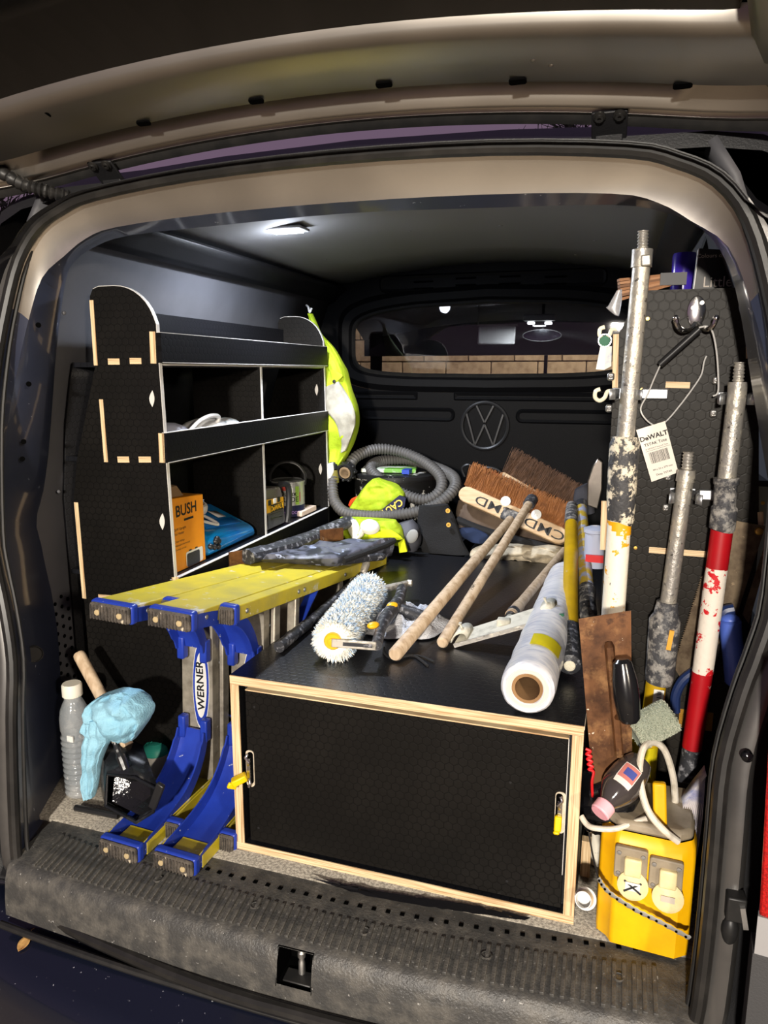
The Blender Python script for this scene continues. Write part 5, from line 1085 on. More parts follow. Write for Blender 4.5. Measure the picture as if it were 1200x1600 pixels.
# ================================================================ BEHIND THE BOX
m_crate = pm('dark_crate', (.012, .012, .013, 1), .6)
def crate(x0, x1, y0, y1, z1, label):
    t = thing('storage_crate', label, 'crate', ((x0+x1)/2, (y0+y1)/2, 0))
    for nm, c_, s_ in (('base', ((x0+x1)/2, (y0+y1)/2, .01), (x1-x0, y1-y0, .02)), ('side', (x0+.008, (y0+y1)/2, z1/2), (.016, y1-y0, z1)), ('side', (x1-.008, (y0+y1)/2, z1/2), (.016, y1-y0, z1)), ('side', ((x0+x1)/2, y0+.008, z1/2), (x1-x0, .016, z1)), ('side', ((x0+x1)/2, y1-.008, z1/2), (x1-x0, .016, z1)), ('lid', ((x0+x1)/2, (y0+y1)/2, z1-.01), (x1-x0+.01, y1-y0+.01, .02))): B().box(c_, s_).obj(nm, m_crate, t, bevel=.004)
crate(-.50, -.03, 1.40, 1.93, .40, 'black crate hidden under the hose and paint tub'); crate(.0, .50, 1.40, 1.93, .36, 'black crate hidden under the brooms')
c = P(622, 800, Y=1.68); t = thing('paint_tub', 'black tub smeared with white paint under the vacuum hose', 'tub', V((c.x, 1.68, .40)))
m_tub = pm('paint_smeared_black', (.012, .012, .012, 1), .4, sp=[(14, .60, rgb(206, 204, 196), .63), (40, .68, rgb(190, 190, 186), .70)])
zt = P(622, 742, Y=1.60).z
B().lathe([(.15, 0), (.155, .005), (.172, zt-.42), (.180, zt-.418), (.180, zt-.405), (.176, zt-.40)], (c.x-.01, 1.68, .40), (0, 0, 1), 36).obj('body', m_tub, t); B().lathe([(.182, 0), (.182, .012), (.170, .016), (.001, .014)], (c.x-.01, 1.68, zt-.012), (0, 0, 1), 36).obj('lid', m_tub, t)
B().box((c.x-.03, 1.66, zt+.014), (.22, .12, .016), Matrix.Rotation(.2, 3, 'Z')).obj('printed_pack', pm('green_white_pack', rgb(210, 214, 200), .5, n=(14, rgb(110, 170, 60), .48, .54)), t, bevel=.003)
B().box((c.x+.06, 1.60, zt+.016), (.03, .05, .017)).obj('pack_print', pm('blue_print', rgb(40, 70, 170), .5), t)
# vacuum hose
hp = [(541, 737, 1.50), (556, 714, 1.55), (588, 702, 1.62), (626, 706, 1.66), (663, 722, 1.64), (688, 745, 1.58), (687, 768, 1.53), (663, 781, 1.50), (626, 770, 1.50), (594, 749, 1.54), (579, 731, 1.60), (596, 720, 1.68), (640, 719, 1.72), (685, 732, 1.66), (710, 748, 1.55), (705, 770, 1.47), (667, 795, 1.42), (605, 806, 1.39), (546, 803, 1.40), (524, 785, 1.43), (519, 760, 1.46), (520, 740, 1.48)]
cps = spline([P(x, y, Y=w_) for x, y, w_ in hp], 10); Ls = [0]
for a, c2 in zip(cps, cps[1:]): Ls.append(Ls[-1]+(c2-a).length)
def along(s):
    for i in range(len(Ls)-1):
        if s <= Ls[i+1]: return cps[i].lerp(cps[i+1], (s-Ls[i])/(Ls[i+1]-Ls[i]))
    return cps[-1]
step = .0032; N = int(Ls[-1]/step); hpts = [along(i*step) for i in range(N)]
t = thing('vacuum_hose', 'coiled grey ribbed vacuum hose at the back of the box', 'hose', P(620, 806, Y=1.45))
m_hose = pm('grey_ribbed_hose', rgb(88, 86, 84), .55, n=(8, rgb(78, 76, 74), .4, .7))
B().tube(hpts, [.0225 if (i//2) % 2 else .0185 for i in range(N)], 12).obj('ribbed_tube', m_hose, t, smooth=80)
ho = P(541, 737, Y=1.49); B().lathe([(.018, .05), (.026, .045), (.034, .03), (.036, .0), (.033, -.006), (.026, -.006), (.024, .01), (.018, .02)], ho-V((0, .012, 0)), (.05, 1, .25), 24).obj('end_nozzle', m_blkpl, t)
B().lathe([(.0225, 0), (.0235, .0035), (.017, .004), (.0165, 0)], ho-V((0, .02, .003)), (.05, 1, .25), 20).obj('nozzle_ring', pm('tan_ring', rgb(140, 116, 88), .6), t); B().lathe([(.0001, .003), (.017, .003)], ho-V((0, .02, .003)), (.05, 1, .25), 18, caps=False).obj('nozzle_bore', m_hole, t)
for k in range(10):
    a = 2*math.pi*k/10; B().box(ho+V((.036*math.cos(a), .004, .036*math.sin(a))), (.009, .03, .009)).obj('nozzle_ridge', m_blkpl, t, bevel=.002)
q0 = P(520, 742, Y=1.48); B().tube([q0+V((0, 0, -.03)), q0+V((0, 0, .02))], [.025, .024], 14).obj('cuff', pm('dull_yellow_tape', rgb(120, 112, 50), .7), t); B().tube([q0+V((0, 0, .02)), q0+V((0, .01, .045))], [.026, .020], 14).obj('cuff_end', m_blkpl, t)
# hi-vis clothing
m_hv = pm('hi_vis_yellow', rgb(172, 196, 34), .75, n=(12, rgb(140, 164, 24), .4, .7), bump=(120, .3)); m_refl = pm('reflective_tape', rgb(176, 172, 158), .45, n=(9, rgb(120, 116, 104), .4, .65))
m_hv2 = pm('hi_vis_strong', rgb(214, 222, 10), .7)
t = thing('hi_vis_vest', 'bright yellow-green hi-vis vest heaped inside the hose loop', 'vest', P(600, 808, Y=1.45))
lump([((583, 748), (592, 747)), ((570, 760), (618, 757)), ((560, 775), (632, 770)), ((548, 792), (632, 782)), ((545, 806), (630, 800))], 1.47, [.015, .04, .05, .05, .03], amp=.020, sc=24, seed=4, sub=7, n=34, fold=.012).obj('body', m_hv, t, sub=1)
la = [P(x, y, Y=1.405) for x, y in ((592, 800), (624, 774), (634, 778), (632, 792), (616, 804), (598, 806))]; B().prism(la, (0, .006, 0)).obj('navy_label', pm('navy_label', (.01, .012, .05, 1), .6), t)
text('lettering', 'CAUT', .036, P(612, 793, Y=1.403), P(592, 806, Y=1.4)-P(632, 780, Y=1.4), P(620, 806, Y=1.4)-P(606, 786, Y=1.4), pm('yellow_print', rgb(240, 206, 90), .5), t, bold=.02)
t = thing('hi_vis_vest', 'second hi-vis vest with white bands draped at the far ladder end', 'vest', P(575, 850, Y=1.25))
lump([((532, 808), (620, 812)), ((533, 822), (624, 820)), ((538, 836), (628, 828)), ((550, 846), (632, 840)), ((556, 848), (634, 852))], 1.27, [.02, .045, .05, .04, .02], amp=.020, sc=26, seed=9, sub=7, n=34, fold=.010).obj('body', m_hv, t, sub=1)
lump([((541, 812), (556, 812)), ((543, 826), (562, 822)), ((548, 838), (562, 834)), ((552, 845), (560, 845))], 1.215, .006, amp=.004, seed=3).obj('white_band', m_whitepl, t)
lump([((572, 832), (612, 828)), ((576, 842), (624, 836)), ((590, 846), (630, 842))], 1.215, .010, amp=.005, seed=6).obj('yellow_band', m_hv2, t)
B().prism([P(x, y, Y=1.21) for x, y in ((622, 848), (631, 842), (636, 862), (624, 864))], (0, .01, 0)).obj('yellow_strap', m_hv2, t)
c = P(578, 824, Y=1.2); t = thing('dust_mask', 'white cup dust mask lying on the folded vest', 'mask', c); B().lathe([(.030, 0), (.028, .010), (.020, .020), (.008, .025), (.001, .026)], c, (.1, -.7, .7), 20, sx=1.2).obj('cup', m_whitepl, t); B().tube(spline([c+V((-.02, -.01, 0)), P(562, 838, Y=1.19), P(553, 846, Y=1.19)], 5), [.010]*5+[.007]*5+[.004], 8).obj('spout', m_whitepl, t)
tag(B().tube(spline([P(548, 790, Y=1.5), P(552, 782, Y=1.49), P(562, 779, Y=1.48), P(566, 786, Y=1.48)], 5), .010, 8).obj('orange_strap', pm('orange_plastic', rgb(240, 84, 36), .5)), 'small orange strap poking out beside the heaped vest', 'strap')
t = thing('knee_pad', 'dark grey rubber knee pad with pale patch next to the black sheet', 'knee pad', P(640, 862, Y=1.3))
lump([((622, 818), (645, 812)), ((614, 832), (655, 826)), ((620, 848), (658, 846)), ((636, 858), (652, 860))], 1.33, [.02, .05, .05, .03], amp=.008, sc=14, seed=5, sub=5).obj('pad', pm('grey_rubber', rgb(74, 74, 80), .6, sp=[(20, .68, rgb(150, 150, 150), .72)]), t, sub=1); B().ball(P(644, 838, Y=1.275), (.020, .006, .028), R=Matrix.Rotation(.5, 3, 'Y')).obj('pale_patch', pm('pale_patch', rgb(150, 150, 148), .7), t)
t = thing('rubber_sheet', 'black rubber sheet with brass eyelets behind the box edge', 'sheet', P(690, 866, Y=1.36))
lump([((655, 790), (700, 788)), ((652, 815), (712, 812)), ((656, 840), (722, 842)), ((660, 862), (734, 866))], 1.40, .022, amp=.012, sc=10, seed=7, sub=5).obj('sheet', m_blackfab, t)
for x, y in ((700, 798), (701, 820)): B().lathe([(.0085, 0), (.0085, .003), (.0045, .003), (.0045, 0)], P(x, y, Y=1.372), (0, -1, .1), 14).obj('eyelet', m_brass, t)
t = thing('tool_bag', 'brown fabric tool bag lying under the lettered broom', 'bag', P(790, 850, Y=1.45))
lump([((716, 782), (740, 778)), ((712, 800), (820, 800)), ((712, 820), (860, 826)), ((722, 836), (880, 850)), ((760, 846), (884, 858))], 1.52, [.02, .06, .07, .06, .03], amp=.016, sc=12, seed=11, sub=5).obj('body', pm('brown_canvas', rgb(98, 82, 68), .9, n=(10, rgb(66, 54, 46), .4, .7)), t, sub=1)
B().tube(spline([P(714, 812, Y=1.44), P(760, 830, Y=1.43), P(820, 846, Y=1.41), P(876, 860, Y=1.40)], 5), .014, 8).obj('zip_flap', m_blackfab, t)
tag(lump([((716, 826), (740, 824)), ((722, 838), (764, 836)), ((736, 846), (760, 848))], 1.42, .02, amp=.010, sc=30, seed=2).obj('blue_cloth', pm('navy_cloth', rgb(30, 44, 74), .9)), 'dark blue cloth wedged under the tool bag', 'cloth')
ds = B()
for rr_, yy_, sd_ in (([((738, 858), (760, 850)), ((736, 866), (800, 858)), ((742, 874), (806, 872))], 1.385, 13), ([((770, 852), (810, 850)), ((775, 862), (850, 856)), ((790, 872), (860, 874))], 1.40, 14), ([((820, 856), (860, 852)), ((815, 866), (900, 862)), ((830, 878), (906, 880))], 1.38, 15), ([((850, 858), (890, 858)), ((862, 868), (908, 868)), ((870, 876), (904, 878))], 1.40, 16)):
    l_ = lump(rr_, yy_, [.02, .05, .02], amp=.03, sc=26, seed=sd_, sub=8, n=30, fold=.012); ds.add(l_.v, l_.f)
tag(ds.obj('dust_sheet', pm('cream_dust_sheet', rgb(204, 192, 168), .9, n=(16, rgb(160, 146, 122), .42, .65)), smooth=80), 'crumpled cream dust sheet along the back edge of the box', 'dust sheet')
t = thing('power_tool', 'red and black power tool behind the brooms', 'power tool', P(760, 760, Y=1.75)); B().ball(P(765, 748, Y=1.74), (.07, .05, .035)).obj('body', pm('red_tool', rgb(150, 20, 20), .4), t); B().tube(spline([P(x, y, Y=1.72) for x, y in ((745, 738), (760, 731), (778, 735), (790, 748))], 6), .008, 8).obj('cable', m_blkpl, t); B().tube(spline([P(x, y, Y=1.72) for x, y in ((726, 745), (722, 732), (732, 726), (742, 734))], 6), .006, 8).obj('cable_loop', m_blkpl, t)
t = thing('metal_flask', 'polished steel panel-sided flask standing at the rack by the brooms', 'flask', P(928, 800, Y=1.50)); B().prism([P(x, y, Y=1.5) for x, y in ((918, 752), (926, 728), (934, 716), (942, 722), (941, 765), (934, 796), (917, 790))], (0, .05, 0)).obj('body', pm('brushed_steel', (.32, .28, .24, 1), .22, .9), t, bevel=.004)
tag(lump([((898, 765), (918, 755)), ((896, 785), (925, 775)), ((905, 805), (930, 800))], 1.56, .03, amp=.012, seed=3).obj('grey_cloth', pm('grey_cloth', rgb(58, 58, 64), .9)), 'dark grey cloth between broom and steel flask', 'cloth')
t = thing('plastic_tub', 'pale grey plastic tub with red clip beside the lying poles', 'tub', P(930, 890, Y=.95)); B().lathe([(.03, 0), (.032, .10), (.036, .102), (.036, .112), (.02, .118)], P(929, 885, Y=.95), (0, 0, 1), 20).obj('body', pm('pale_tub', rgb(170, 176, 196), .4), t); B().box(P(929, 873, Y=.91), (.05, .01, .02)).obj('red_clip', pm('red_plastic', rgb(205, 24, 30), .4), t)
# jacket hanging on a hook at the far end of the shelves
hk = P(484, 488, Y=1.52); t = B().tube(spline([hk+V((-.03, .04, .03)), hk+V((-.01, .01, .02)), hk, hk+V((.008, 0, .016))], 5), .004, 8).obj('wall_hook', m_whitepl); tag(t, 'small pale wall hook holding the hi-vis jacket', 'hook')
t = thing('hi_vis_jacket', 'yellow-green hi-vis jacket with grey reflective panels hanging past the shelves', 'jacket', P(530, 760, Y=1.52))
lump([((482, 490), (488, 490)), ((486, 520), (502, 520)), ((490, 555), (525, 548)), ((500, 585), (540, 575)), ((503, 610), (548, 605)), ((506, 640), (560, 640)), ((506, 680), (558, 675)), ((508, 710), (545, 708)), ((510, 740), (527, 738)), ((512, 752), (520, 752))], 1.52, [.006, .015, .03, .04, .045, .05, .05, .04, .03, .012], amp=.020, sc=20, seed=21, sub=6, n=34, fold=.012).obj('body', m_hv, t, sub=1)
lump([((506, 606), (530, 596)), ((507, 630), (546, 622)), ((508, 640), (556, 645)), ((524, 660), (556, 662)), ((532, 690), (550, 682)), ((532, 708), (540, 704))], 1.468, .008, amp=.010, sc=18, seed=22, sub=5, fold=.004).obj('reflective_panel', m_refl, t, sub=1)
lump([((512, 575), (530, 582)), ((518, 590), (536, 588)), ((512, 605), (520, 603))], 1.472, .006, amp=.004, seed=3).obj('flap', m_hv, t); B().lathe([(.007, 0), (.006, .003), (.0005, .004)], P(522, 596, Y=1.455), (0, -1, 0), 12).obj('press_stud', m_blkpl, t)
lump([((511, 725), (520, 722)), ((510, 740), (522, 736)), ((513, 748), (518, 746))], 1.46, .008, amp=.004, seed=5).obj('white_lining', m_whitepl, t)
# ================================================================ ON THE LADDERS: waterproof mat
zl = lambda y: H(y-.05)+.004
m_mat = pm('grey_waterproof', rgb(96, 98, 110), .35, n=(20, rgb(52, 54, 60), .46, .56, 2), sp=[(24, .60, rgb(156, 164, 188), .62)])
t = thing('folded_mat', 'folded grey patterned waterproof mat lying on the ladders', 'mat', P(500, 880, Z=.52))
def rquad(px, n=10):
    o = []
    for k in range(4):
        a, c2 = px[k], px[(k+1) % 4]
        for i in range(n): f = i/n; o.append((a[0]+(c2[0]-a[0])*f, a[1]+(c2[1]-a[1])*f))
    return o
lo_ = [V((q_.x, q_.y, H(q_.y-.05)+.004)) for q_ in [P(x, y, Z=.515) for x, y in rquad([(404, 881), (524, 888), (612, 852), (470, 858)])]]
hi_ = [P(x, y, Z=.558-.018*(x-410)/200) for x, y in rquad([(410, 874), (527, 873), (617, 841), (498, 848)])]
mi_ = [a.lerp(c2, .5)+V((.004, -.004, 0)) for a, c2 in zip(lo_, hi_)]; cc_ = sum(hi_, V((0, 0, 0)))/40
in_ = [[h_.lerp(cc_, f)+V((0, 0, .006+.012*mnoise.noise(h_.lerp(cc_, f)*22))) for h_ in hi_] for f in (.06, .3, .55, .8, .97)]
b = B(); b.loft([lo_, mi_, hi_]+in_, closed=True); b.add(in_[-1], [tuple(range(40))]); b.add(lo_, [tuple(range(40))]); b.obj('folded_layers', m_mat, t, smooth=60)
B().tube(spline([hi_[11]+V((0, 0, -.012)), hi_[14]+V((.006, 0, -.010)), hi_[18]+V((.004, 0, -.010)), hi_[20]+V((0, 0, -.006))], 6), [.010]*18+[.006], 10).obj('rolled_edge', m_blackfab, t)
B().tube(spline([lo_[11]+V((0, 0, .012)), lo_[14]+V((.02, 0, .014)), lo_[16]+V((.05, 0, .016))], 6), [.012]*12+[.008], 10).obj('strap_end', m_gripb, t)
t = thing('rubber_strip', 'long black rubber strip with rusty metal ends on the left ladder', 'strip', P(430, 860, Z=.53))
pts = spline([P(386, 870, Z=.55), P(440, 856, Z=.545), P(500, 834, Z=.54), P(545, 815, Z=.55)], 6); B().tube(pts, .022, 10, sq=1.4).jitter(.003, 30).obj('strip', m_gripb, t)
for (x, y, X2, Y2_) in ((358, 874, 396, 868), (500, 838, 536, 834)): B().bar(P(x, y, Z=.545), P(X2, Y2_, Z=.545), .006, .042).obj('rusty_plate', m_rust2, t)
# ================================================================ ON THE SHELVES
XS = -.545
t = thing('heater_box', 'orange cardboard heater carton with black print standing on the shelf', 'carton', (-.60, .50, .557))
y0, y1, zh = .412, .578, .752
bx_o = B().prism([V((XS, y0, .558)), V((XS, y1, .558)), V((XS, y1, zh-.006)), V((XS, y0, zh+.006))], (-.10, 0, 0)).obj('carton', pm('orange_card', rgb(232, 148, 24), .6, n=(6, rgb(214, 132, 20), .4, .7), sp=[(30, .70, rgb(240, 190, 110), .74)]), t, bevel=.002)
dX = V((1, 0, 0)); yv = V((0, 1, 0)); kx = XS+.0006
text('lettering', 'BUSH', .042, V((kx, .490, .718)), yv, (0, 0, 1), m_ink, t, bold=.02)
B().box((kx, .50, .692), (.0006, .045, .006)).obj('underline', m_ink, t)
for k, (st_, zz) in enumerate((('2kW Upright', .672), ('Fan Heater', .660), ('2 heat settings', .640), ('Adjustable thermostat', .629), ('Thermal cut-out', .618))): text('small_print', st_, .0105 if k < 2 else .008, V((kx, .428, zz)), yv, (0, 0, 1), m_ink, t, align='LEFT')
B().prism([V((kx, q_.x, q_.z)) for q_ in rrect(.478, .562, .562, .602, .006, 0)], (.0006, 0, 0)).obj('heater_picture', m_whitepl, t); B().prism([V((kx+.0004, q_.x, q_.z)) for q_ in rrect(.481, .560, .545, .597, .006, 0)], (.0006, 0, 0)).obj('heater_grille', pm('grille_print', rgb(52, 54, 62), .5, wave=(2, .004, rgb(34, 36, 42))), t)
for yy in (.50, .53): B().box((kx+.0002, yy, .604), (.0006, .012, .004)).obj('heater_knob', m_ink, t)
B().prism([V((XS-.02, y0, zh)), V((XS-.06, y0, zh)), V((XS-.075, y0, zh+.03)), V((XS-.04, y0, zh+.025))], (0, .10, 0)).obj('torn_flap', pm('plain_card', rgb(150, 120, 84), .8), t)
t = thing('tool_case', 'translucent blue plastic case lying on the lower shelf beside the carton', 'case', (-.64, .74, .557))
ca = [V((-.545, .590, .560)), V((-.545, .900, .560)), V((-.72, .905, .560)), V((-.72, .590, .560))]; ct = [V((-.552, .590, .622)), V((-.556, .900, .592)), V((-.72, .90, .66)), V((-.72, .590, .715))]
m_case = pm('blue_case', rgb(16, 110, 190), .22, n=(7, rgb(14, 130, 190), .4, .7), coat=.4)
b = B(); b.add(ca+ct, [(3, 2, 1, 0), (4, 5, 6, 7), (0, 1, 5, 4), (1, 2, 6, 5), (2, 3, 7, 6), (3, 0, 4, 7)]); b.obj('shell', m_case, t, bevel=.018, seg=4)
def CT(u, v_, h=.0): p_ = ct[0].lerp(ct[1], u).lerp(ct[3].lerp(ct[2], u), v_); n_ = (ct[1]-ct[0]).cross(ct[3]-ct[0]).normalized(); n_ = n_ if n_.z > 0 else -n_; return p_+n_*h
B().add([CT(.18, .16, .003), CT(.85, .16, .003), CT(.85, .36, .003), CT(.18, .36, .003)], [(0, 1, 2, 3)]).obj('moulded_panel', pm('blue_panel', rgb(20, 120, 205), .25), t, solid=.004, soff=1, bevel=.002)
B().add([CT(.62, .40, .003), CT(.78, .40, .003), CT(.78, .62, .003), CT(.62, .62, .003)], [(0, 1, 2, 3)]).obj('white_label', m_whitepl, t, solid=.001, soff=1)
b = B(); random.seed(5)
for k in range(7): b.ball(V((-.546, .605+.05*random.random(), .575+.03*random.random())), .009, 8, 6)
b.obj('contents', m_blkpl, t)
pc_ = CT(.42, .62, .012); t = thing('mains_plug', 'white three-pin mains plug with cable resting on the blue case', 'plug', pc_)
pn = V((.25, -.15, .95)).normalized(); B().lathe([(.026, -.006), (.028, .0), (.028, .012), (.025, .018), (.001, .019)], pc_, pn, 22).obj('plug_body', m_whitepl, t); d, s_, u = frame(pn)
B().lathe([(.017, 0), (.017, .001)], pc_+pn*.0195, pn, 16).obj('plug_face', pm('plug_grey', rgb(70, 72, 78), .5), t)
for a_, c_ in ((-.009, -.006), (.009, -.006), (0, .010)): B().bar(pc_+pn*.018+s_*a_+u*c_, pc_+pn*.036+s_*a_+u*c_, .005, .004).obj('pin', m_chrome, t)
B().tube(spline([pc_+V((-.01, -.024, .004)), CT(.22, .80, .012), CT(.0, .86, .015), V((-.60, .585, .69))], 6), .0055, 8).obj('cable', m_whitepl, t); B().tube(spline([V((-.575, .585, .665)), CT(.15, .35, .010), CT(.34, .16, .010), CT(.36, .22, .012), CT(.34, .42, .012)], 6), .0045, 8).obj('cable', m_whitepl, t)
# radio / battery box
t = thing('site_radio', 'yellow and black jobsite radio on the lower shelf beside the paint tin', 'radio', (-.58, 1.06, .557)); m_ry = pm('tool_yellow', rgb(224, 164, 24), .45); m_rg = pm('tool_grey', rgb(120, 116, 112), .5, sp=[(50, .62, rgb(190, 186, 180), .66)])
r0, r1 = .958, 1.112
B().prism([V((XS, r0, .560)), V((XS, r1, .560)), V((XS-.004, r1, .645)), V((XS-.012, r1-.012, .690)), V((XS-.012, r0, .700)), V((XS-.004, r0, .66))], (-.10, 0, 0)).obj('case', m_rg, t, bevel=.006)
B().prism([V((XS+.001, r0+.004, .62)), V((XS+.001, r1-.02, .615)), V((XS, r1-.02, .655)), V((XS, r0+.004, .665))], (.003, 0, 0)).obj('yellow_band', m_ry, t)
B().prism([V((XS+.0045, r0+.03, .618)), V((XS+.0045, r1-.03, .614)), V((XS+.0045, r1-.03, .640)), V((XS+.0045, r0+.03, .644))], (.0008, 0, 0)).obj('badge', m_ink, t)
text('lettering', 'DeWALT', .024, V((XS+.0056, (r0+r1)/2, .629)), yv, (0, 0, 1), pm('badge_yellow', rgb(236, 178, 30), .5), t, bold=.02)
B().prism([V((XS+.001, r0+.012, .566)), V((XS+.001, r1-.022, .564)), V((XS+.001, r1-.022, .608)), V((XS+.001, r0+.012, .612))], (.002, 0, 0)).obj('grille', pm('dark_grille', rgb(48, 48, 50), .5, wave=(2, .004, rgb(84, 84, 86))), t); B().bar(V((XS+.003, r0+.03, .598)), V((XS+.003, r1-.03, .590)), .002, .003).obj('grille_bar', m_chrome, t)
B().tube(spline([V((XS-.005, r1-.03, .70)), V((XS+.008, r1, .695)), V((XS+.012, r1+.008, .66)), V((XS+.010, r1+.005, .60)), V((XS+.006, r1, .562))], 6), .011, 10).obj('roll_bar', m_blkpl, t)
for yy, mm in ((r0+.025, m_ink), (r0+.065, m_whitepl), (r0+.095, m_ink)): B().box((XS+.003, yy, .652), (.004, .022, .018)).obj('button', mm, t, bevel=.002)
# paint tin
tcn = V((-.605, 1.265, .558)); t = thing('paint_tin', 'small silver and navy paint tin with handle on the lower shelf', 'paint tin', tcn); R_t = .062; Ht = .128
B().lathe([(R_t, 0), (R_t, .042)], tcn, (0, 0, 1), 32).obj('navy_band', pm('tin_navy', (.012, .014, .06, 1), .35), t); B().lathe([(R_t, .042), (R_t, Ht-.006), (R_t+.002, Ht-.005), (R_t+.002, Ht)], tcn, (0, 0, 1), 32).obj('body', pm('tin_silver', (.55, .55, .55, 1), .4, .6), t)
B().lathe([(R_t-.002, 0), (R_t-.008, .004), (R_t-.012, .001), (.001, .001)], tcn+V((0, 0, Ht)), (0, 0, 1), 32).obj('lid', pm('paint_lid', (.08, .08, .08, 1), .4, sp=[(40, .6, rgb(170, 160, 150), .66)]), t)
vd = V((CAM.x-tcn.x, CAM.y-tcn.y, 0)).normalized(); hd_ = V((-vd.y, vd.x, 0))
B().tube(spline([tcn+hd_*R_t*s_+V((0, 0, z_)) for s_, z_ in ((-1, .110), (-1.02, .150), (-.6, .185), (0, .196), (.6, .185), (1.02, .150), (1, .110))], 6), .0032, 8, sq=1.8).obj('handle', m_blkpl, t)
def curved(st_, size, z_, mat, sx=1):
    o = text('lettering', st_, size, V((0, 0, 0)), (1, 0, 0), (0, 0, 1), mat, t, bold=.015, sx=sx, depth=0)
    for v_ in o.data.vertices:
        a = v_.co.x/R_t; p_ = tcn+(vd*math.cos(a)+hd_*math.sin(a))*(R_t+.0008)+V((0, 0, z_+v_.co.z)); v_.co = p_-tcn
    o.location = (0, 0, 0)
curved('Dulux', .026, .086, m_ink); curved('TRADE', .026, .064, m_ink); curved('SATINWOOD', .015, .016, pm('lilac_print', rgb(170, 130, 200), .5))
def tpatch(a0_, a1_, z0, z1, mat, nm): B().loft([[tcn+(vd*math.cos(a)+hd_*math.sin(a))*(R_t+.0005)+V((0, 0, z_)) for a in [a0_+(a1_-a0_)*k/5 for k in range(6)]] for z_ in (z0, z1)]).obj(nm, mat, t)
tpatch(.45, .70, .045, .112, pm('lime_print', rgb(160, 200, 80), .5), 'lime_stripe'); tpatch(.74, .80, .055, .09, pm('red_print', rgb(210, 80, 70), .5), 'red_stripe'); tpatch(-.35, -.12, .098, .112, pm('red_print', rgb(210, 80, 70), .5), 'red_splash'); tpatch(-.1, .15, .098, .108, pm('orange_print', rgb(226, 170, 60), .5), 'orange_splash')
tag(B().box((-.56, 1.30, .568), (.05, .14, .02)).obj('paper_pack', pm('cream_paper', rgb(220, 196, 176), .7), bevel=.003), 'cream paper pack lying under the paint tin front', 'paper pack')
# white respirator + cable on the middle shelf
t = thing('white_bowl', 'white domed shell at the left of the middle shelf', 'shell', P(294, 676, X=-.60)); B().lathe([(.075, 0), (.073, .025), (.062, .052), (.045, .070), (.02, .079), (.001, .08)], V((-.605, .515, .866)), (0, 0, 1), 28).obj('dome', pm('pale_dome', rgb(196, 200, 220), .45), t)
t = thing('white_appliance', 'rounded white appliance behind the middle shelf lip', 'appliance', V((-.60, .68, .866))); B().ball(V((-.60, .70, .907)), (.06, .125, .042)).obj('shell', pm('bright_white', rgb(226, 228, 230), .4), t); B().ball(V((-.585, .785, .905)), (.045, .08, .040)).obj('patterned_shell', pm('white_blue_pattern', rgb(220, 226, 230), .5, n=(30, rgb(150, 180, 200), .55, .62)), t)
tag(B().tube(spline([P(298, 672, X=-.55), P(312, 658, X=-.55), P(328, 650, X=-.55), P(340, 650, X=-.555), P(341, 656, X=-.56), P(334, 664, X=-.565), P(326, 670, X=-.57)], 6), .0062, 10).obj('white_cable', m_whitepl), 'looped white cable sticking up behind the middle shelf lip', 'cable')
# ================================================================ LEFT FRONT CORNER
bc = V((-.737, .232, .003)); t = thing('water_bottle', 'clear ribbed plastic water bottle with white cap in the left corner', 'bottle', bc)
pr = [(.030, 0), (.036, .006)]
for k in range(11): pr += [(.0372, .012+k*.015), (.0372, .015+k*.015), (.0335, .0175+k*.015), (.0335, .0215+k*.015)]
pr += [(.0365, .185), (.0365, .215), (.033, .235), (.026, .252), (.021, .262), (.020, .276)]
m_clear = pm('clear_plastic', (.45, .49, .52, 1), .08, alpha=.38, coat=.6, n=(12, (.62, .64, .65, 1), .45, .6), sp=[(34, .63, (.85, .85, .85, 1), .66)], bump=(30, .5))  # white flecks paint glints into the clear plastic's colour
B().lathe(pr, bc, (0, 0, 1), 28).obj('body', m_clear, t, smooth=60)
B().lathe([(.0225, 0), (.0245, .002), (.0245, .030), (.022, .034), (.001, .034)], bc+V((0, 0, .270)), (0, 0, 1), 28).obj('cap', pm('dirty_white_cap', rgb(222, 218, 204), .5, sp=[(60, .66, rgb(120, 170, 150), .7)]), t)
B().box(bc+V((.012, -.034, .17)), (.018, .003, .016)).obj('paint_splash', m_whitepl, t)
t = thing('paint_scuttle', 'black plastic paint scuttle tipped on its side, caked with paint', 'scuttle', P(205, 1288, Y=.13))
front = [P(x, y, Y=w_) for x, y, w_ in ((170, 1210, .150), (212, 1214, .150), (246, 1232, .145), (240, 1268, .125), (214, 1284, .115), (166, 1258, .125))]
back = [P(x, y, Y=w_) for x, y, w_ in ((152, 1152, .235), (190, 1148, .235), (222, 1165, .24), (240, 1240, .24), (200, 1265, .24), (160, 1240, .235))]
m_scu = pm('black_plastic_shiny', (.010, .011, .013, 1), .22, n=(20, (.03, .034, .04, 1), .55, .7))
b = B(); b.loft([front, [f_.lerp(k_, .5) for f_, k_ in zip(front, back)], back], closed=True); b.add(back, [tuple(range(6))]); b.obj('shell', m_scu, t, solid=.004, smooth=30)
cc = sum(front, V((0, 0, 0)))/6; b = B(); inner = [cc.lerp(f_, .90)+V((0, .012, 0)) for f_ in front]; inn2 = [cc.lerp(f_, .45)+V((0, .03, 0)) for f_ in front]; b.loft([inner, inn2], closed=True); b.add(inn2, [tuple(range(6))]); b.jitter(.008, 60).obj('caked_paint', pm('wet_black_paint', (.008, .008, .009, 1), .14, sp=[(80, .74, rgb(120, 120, 116), .78)], bump=(50, .6)), t)
B().tube([f_+V((0, -.002, 0)) for f_ in front], .0045, 8, closed=True).obj('rim', m_scu, t)
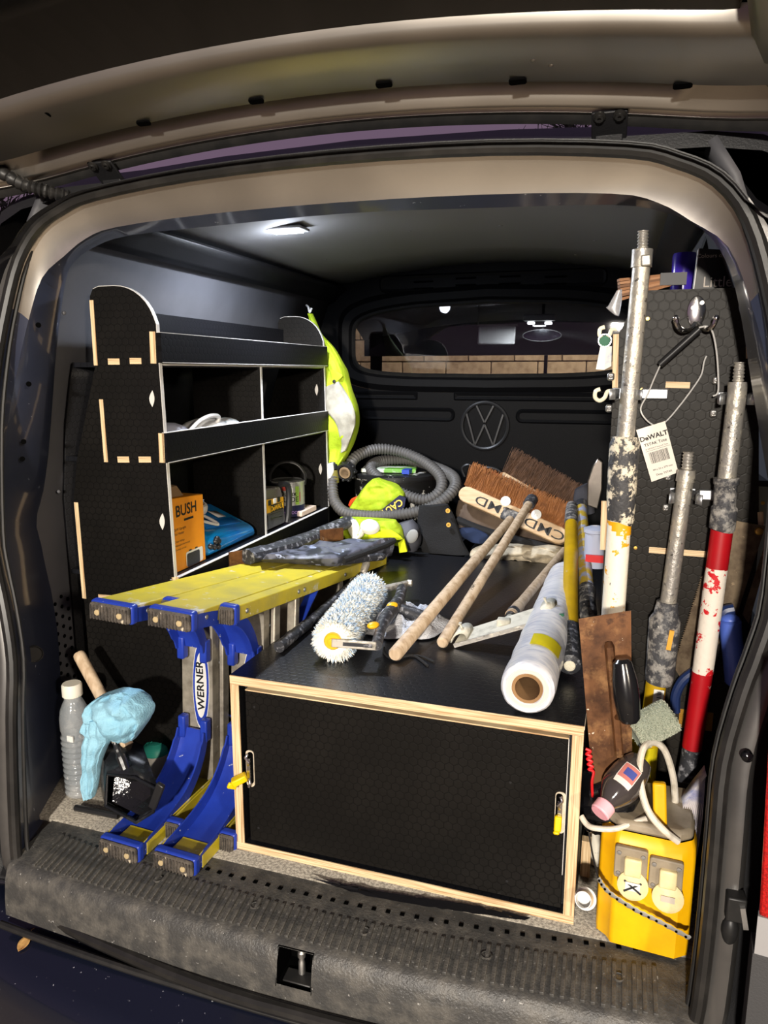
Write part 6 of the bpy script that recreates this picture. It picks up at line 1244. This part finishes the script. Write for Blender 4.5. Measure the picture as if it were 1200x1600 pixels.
B().bar(P(252, 1225, Y=.12), P(238, 1262, Y=.12), .02, .012, up=(0, 1, 0)).obj('side_tab', m_blkpl, t, bevel=.003)
t = thing('brush', 'paint brush with black handle standing in the scuttle', 'brush', P(197, 1205, Y=.15)); B().tube(spline([P(179, 1158, Y=.16), P(184, 1172, Y=.155), P(190, 1186, Y=.15), P(196, 1202, Y=.145)], 5), [.006]*4+[.008]*4+[.011]*5+[.010]*3, 10).obj('handle', m_blkpl, t); B().tube([P(176, 1150, Y=.165), P(180, 1160, Y=.16)], .0075, 10).obj('ferrule', m_alud, t)
w0_, w1_ = P(122, 1020, Y=.27), P(200, 1165, Y=.22); tag(cylpole('tool_with_wooden_handle', '', w0_, w1_, .0155, m_woodh), 'weathered wooden handle leaning in the left corner under the blue cloth', 'handle')
m_cl = pm('pale_blue_cloth', rgb(148, 196, 216), .95, n=(8, rgb(116, 168, 190), .4, .7), bump=(220, .6))
t = thing('microfibre_cloth', 'pale blue microfibre cloth draped over the wooden handle', 'cloth', P(145, 1243, Y=.17))
lump([((176, 1079), (202, 1076)), ((152, 1090), (222, 1086)), ((143, 1108), (236, 1103)), ((142, 1128), (232, 1126)), ((146, 1146), (214, 1152))], .185, [.012, .035, .045, .045, .02], amp=.020, sc=34, seed=31, sub=8, fold=.020, n=40).obj('top_bundle', m_cl, t, sub=1)
lump([((142, 1120), (176, 1120)), ((138, 1150), (176, 1150)), ((136, 1175), (164, 1172)), ((133, 1205), (156, 1200)), ((132, 1230), (152, 1228)), ((136, 1246), (148, 1244))], .160, [.02, .022, .02, .016, .014, .006], amp=.010, sc=30, seed=33, sub=6, fold=.012, n=30).obj('hanging_corner', m_cl, t, sub=1)
lump([((172, 1128), (208, 1128)), ((172, 1145), (212, 1148)), ((176, 1160), (190, 1160))], .165, [.015, .02, .008], amp=.008, sc=20, seed=35, sub=6).obj('loose_fold', m_cl, t, sub=1)
tb = V((-.600, .37, .002)); t = thing('teal_lidded_pot', 'small white pot with ringed teal lid behind the scuttle', 'pot', tb); B().lathe([(.026, 0), (.036, .062), (.036, .066)], tb, (0, 0, 1), 26).obj('body', m_whitepl, t); m_teal = pm('teal_plastic', rgb(56, 178, 160), .45)
B().lathe([(.036, .066), (.0375, .068), (.034, .082), (.028, .088), (.0275, .086), (.022, .090), (.0215, .088), (.015, .0925), (.0145, .0905), (.001, .093)], tb, (0, 0, 1), 28).obj('lid', m_teal, t)
tag(B().tube([P(118+0, 1262, Z=.012), P(185, 1275, Z=.014), P(190, 1268, Z=.012)], .008, 8).obj('black_strap', m_blkpl), 'short black strap lying on the carpet under the scuttle', 'strap')
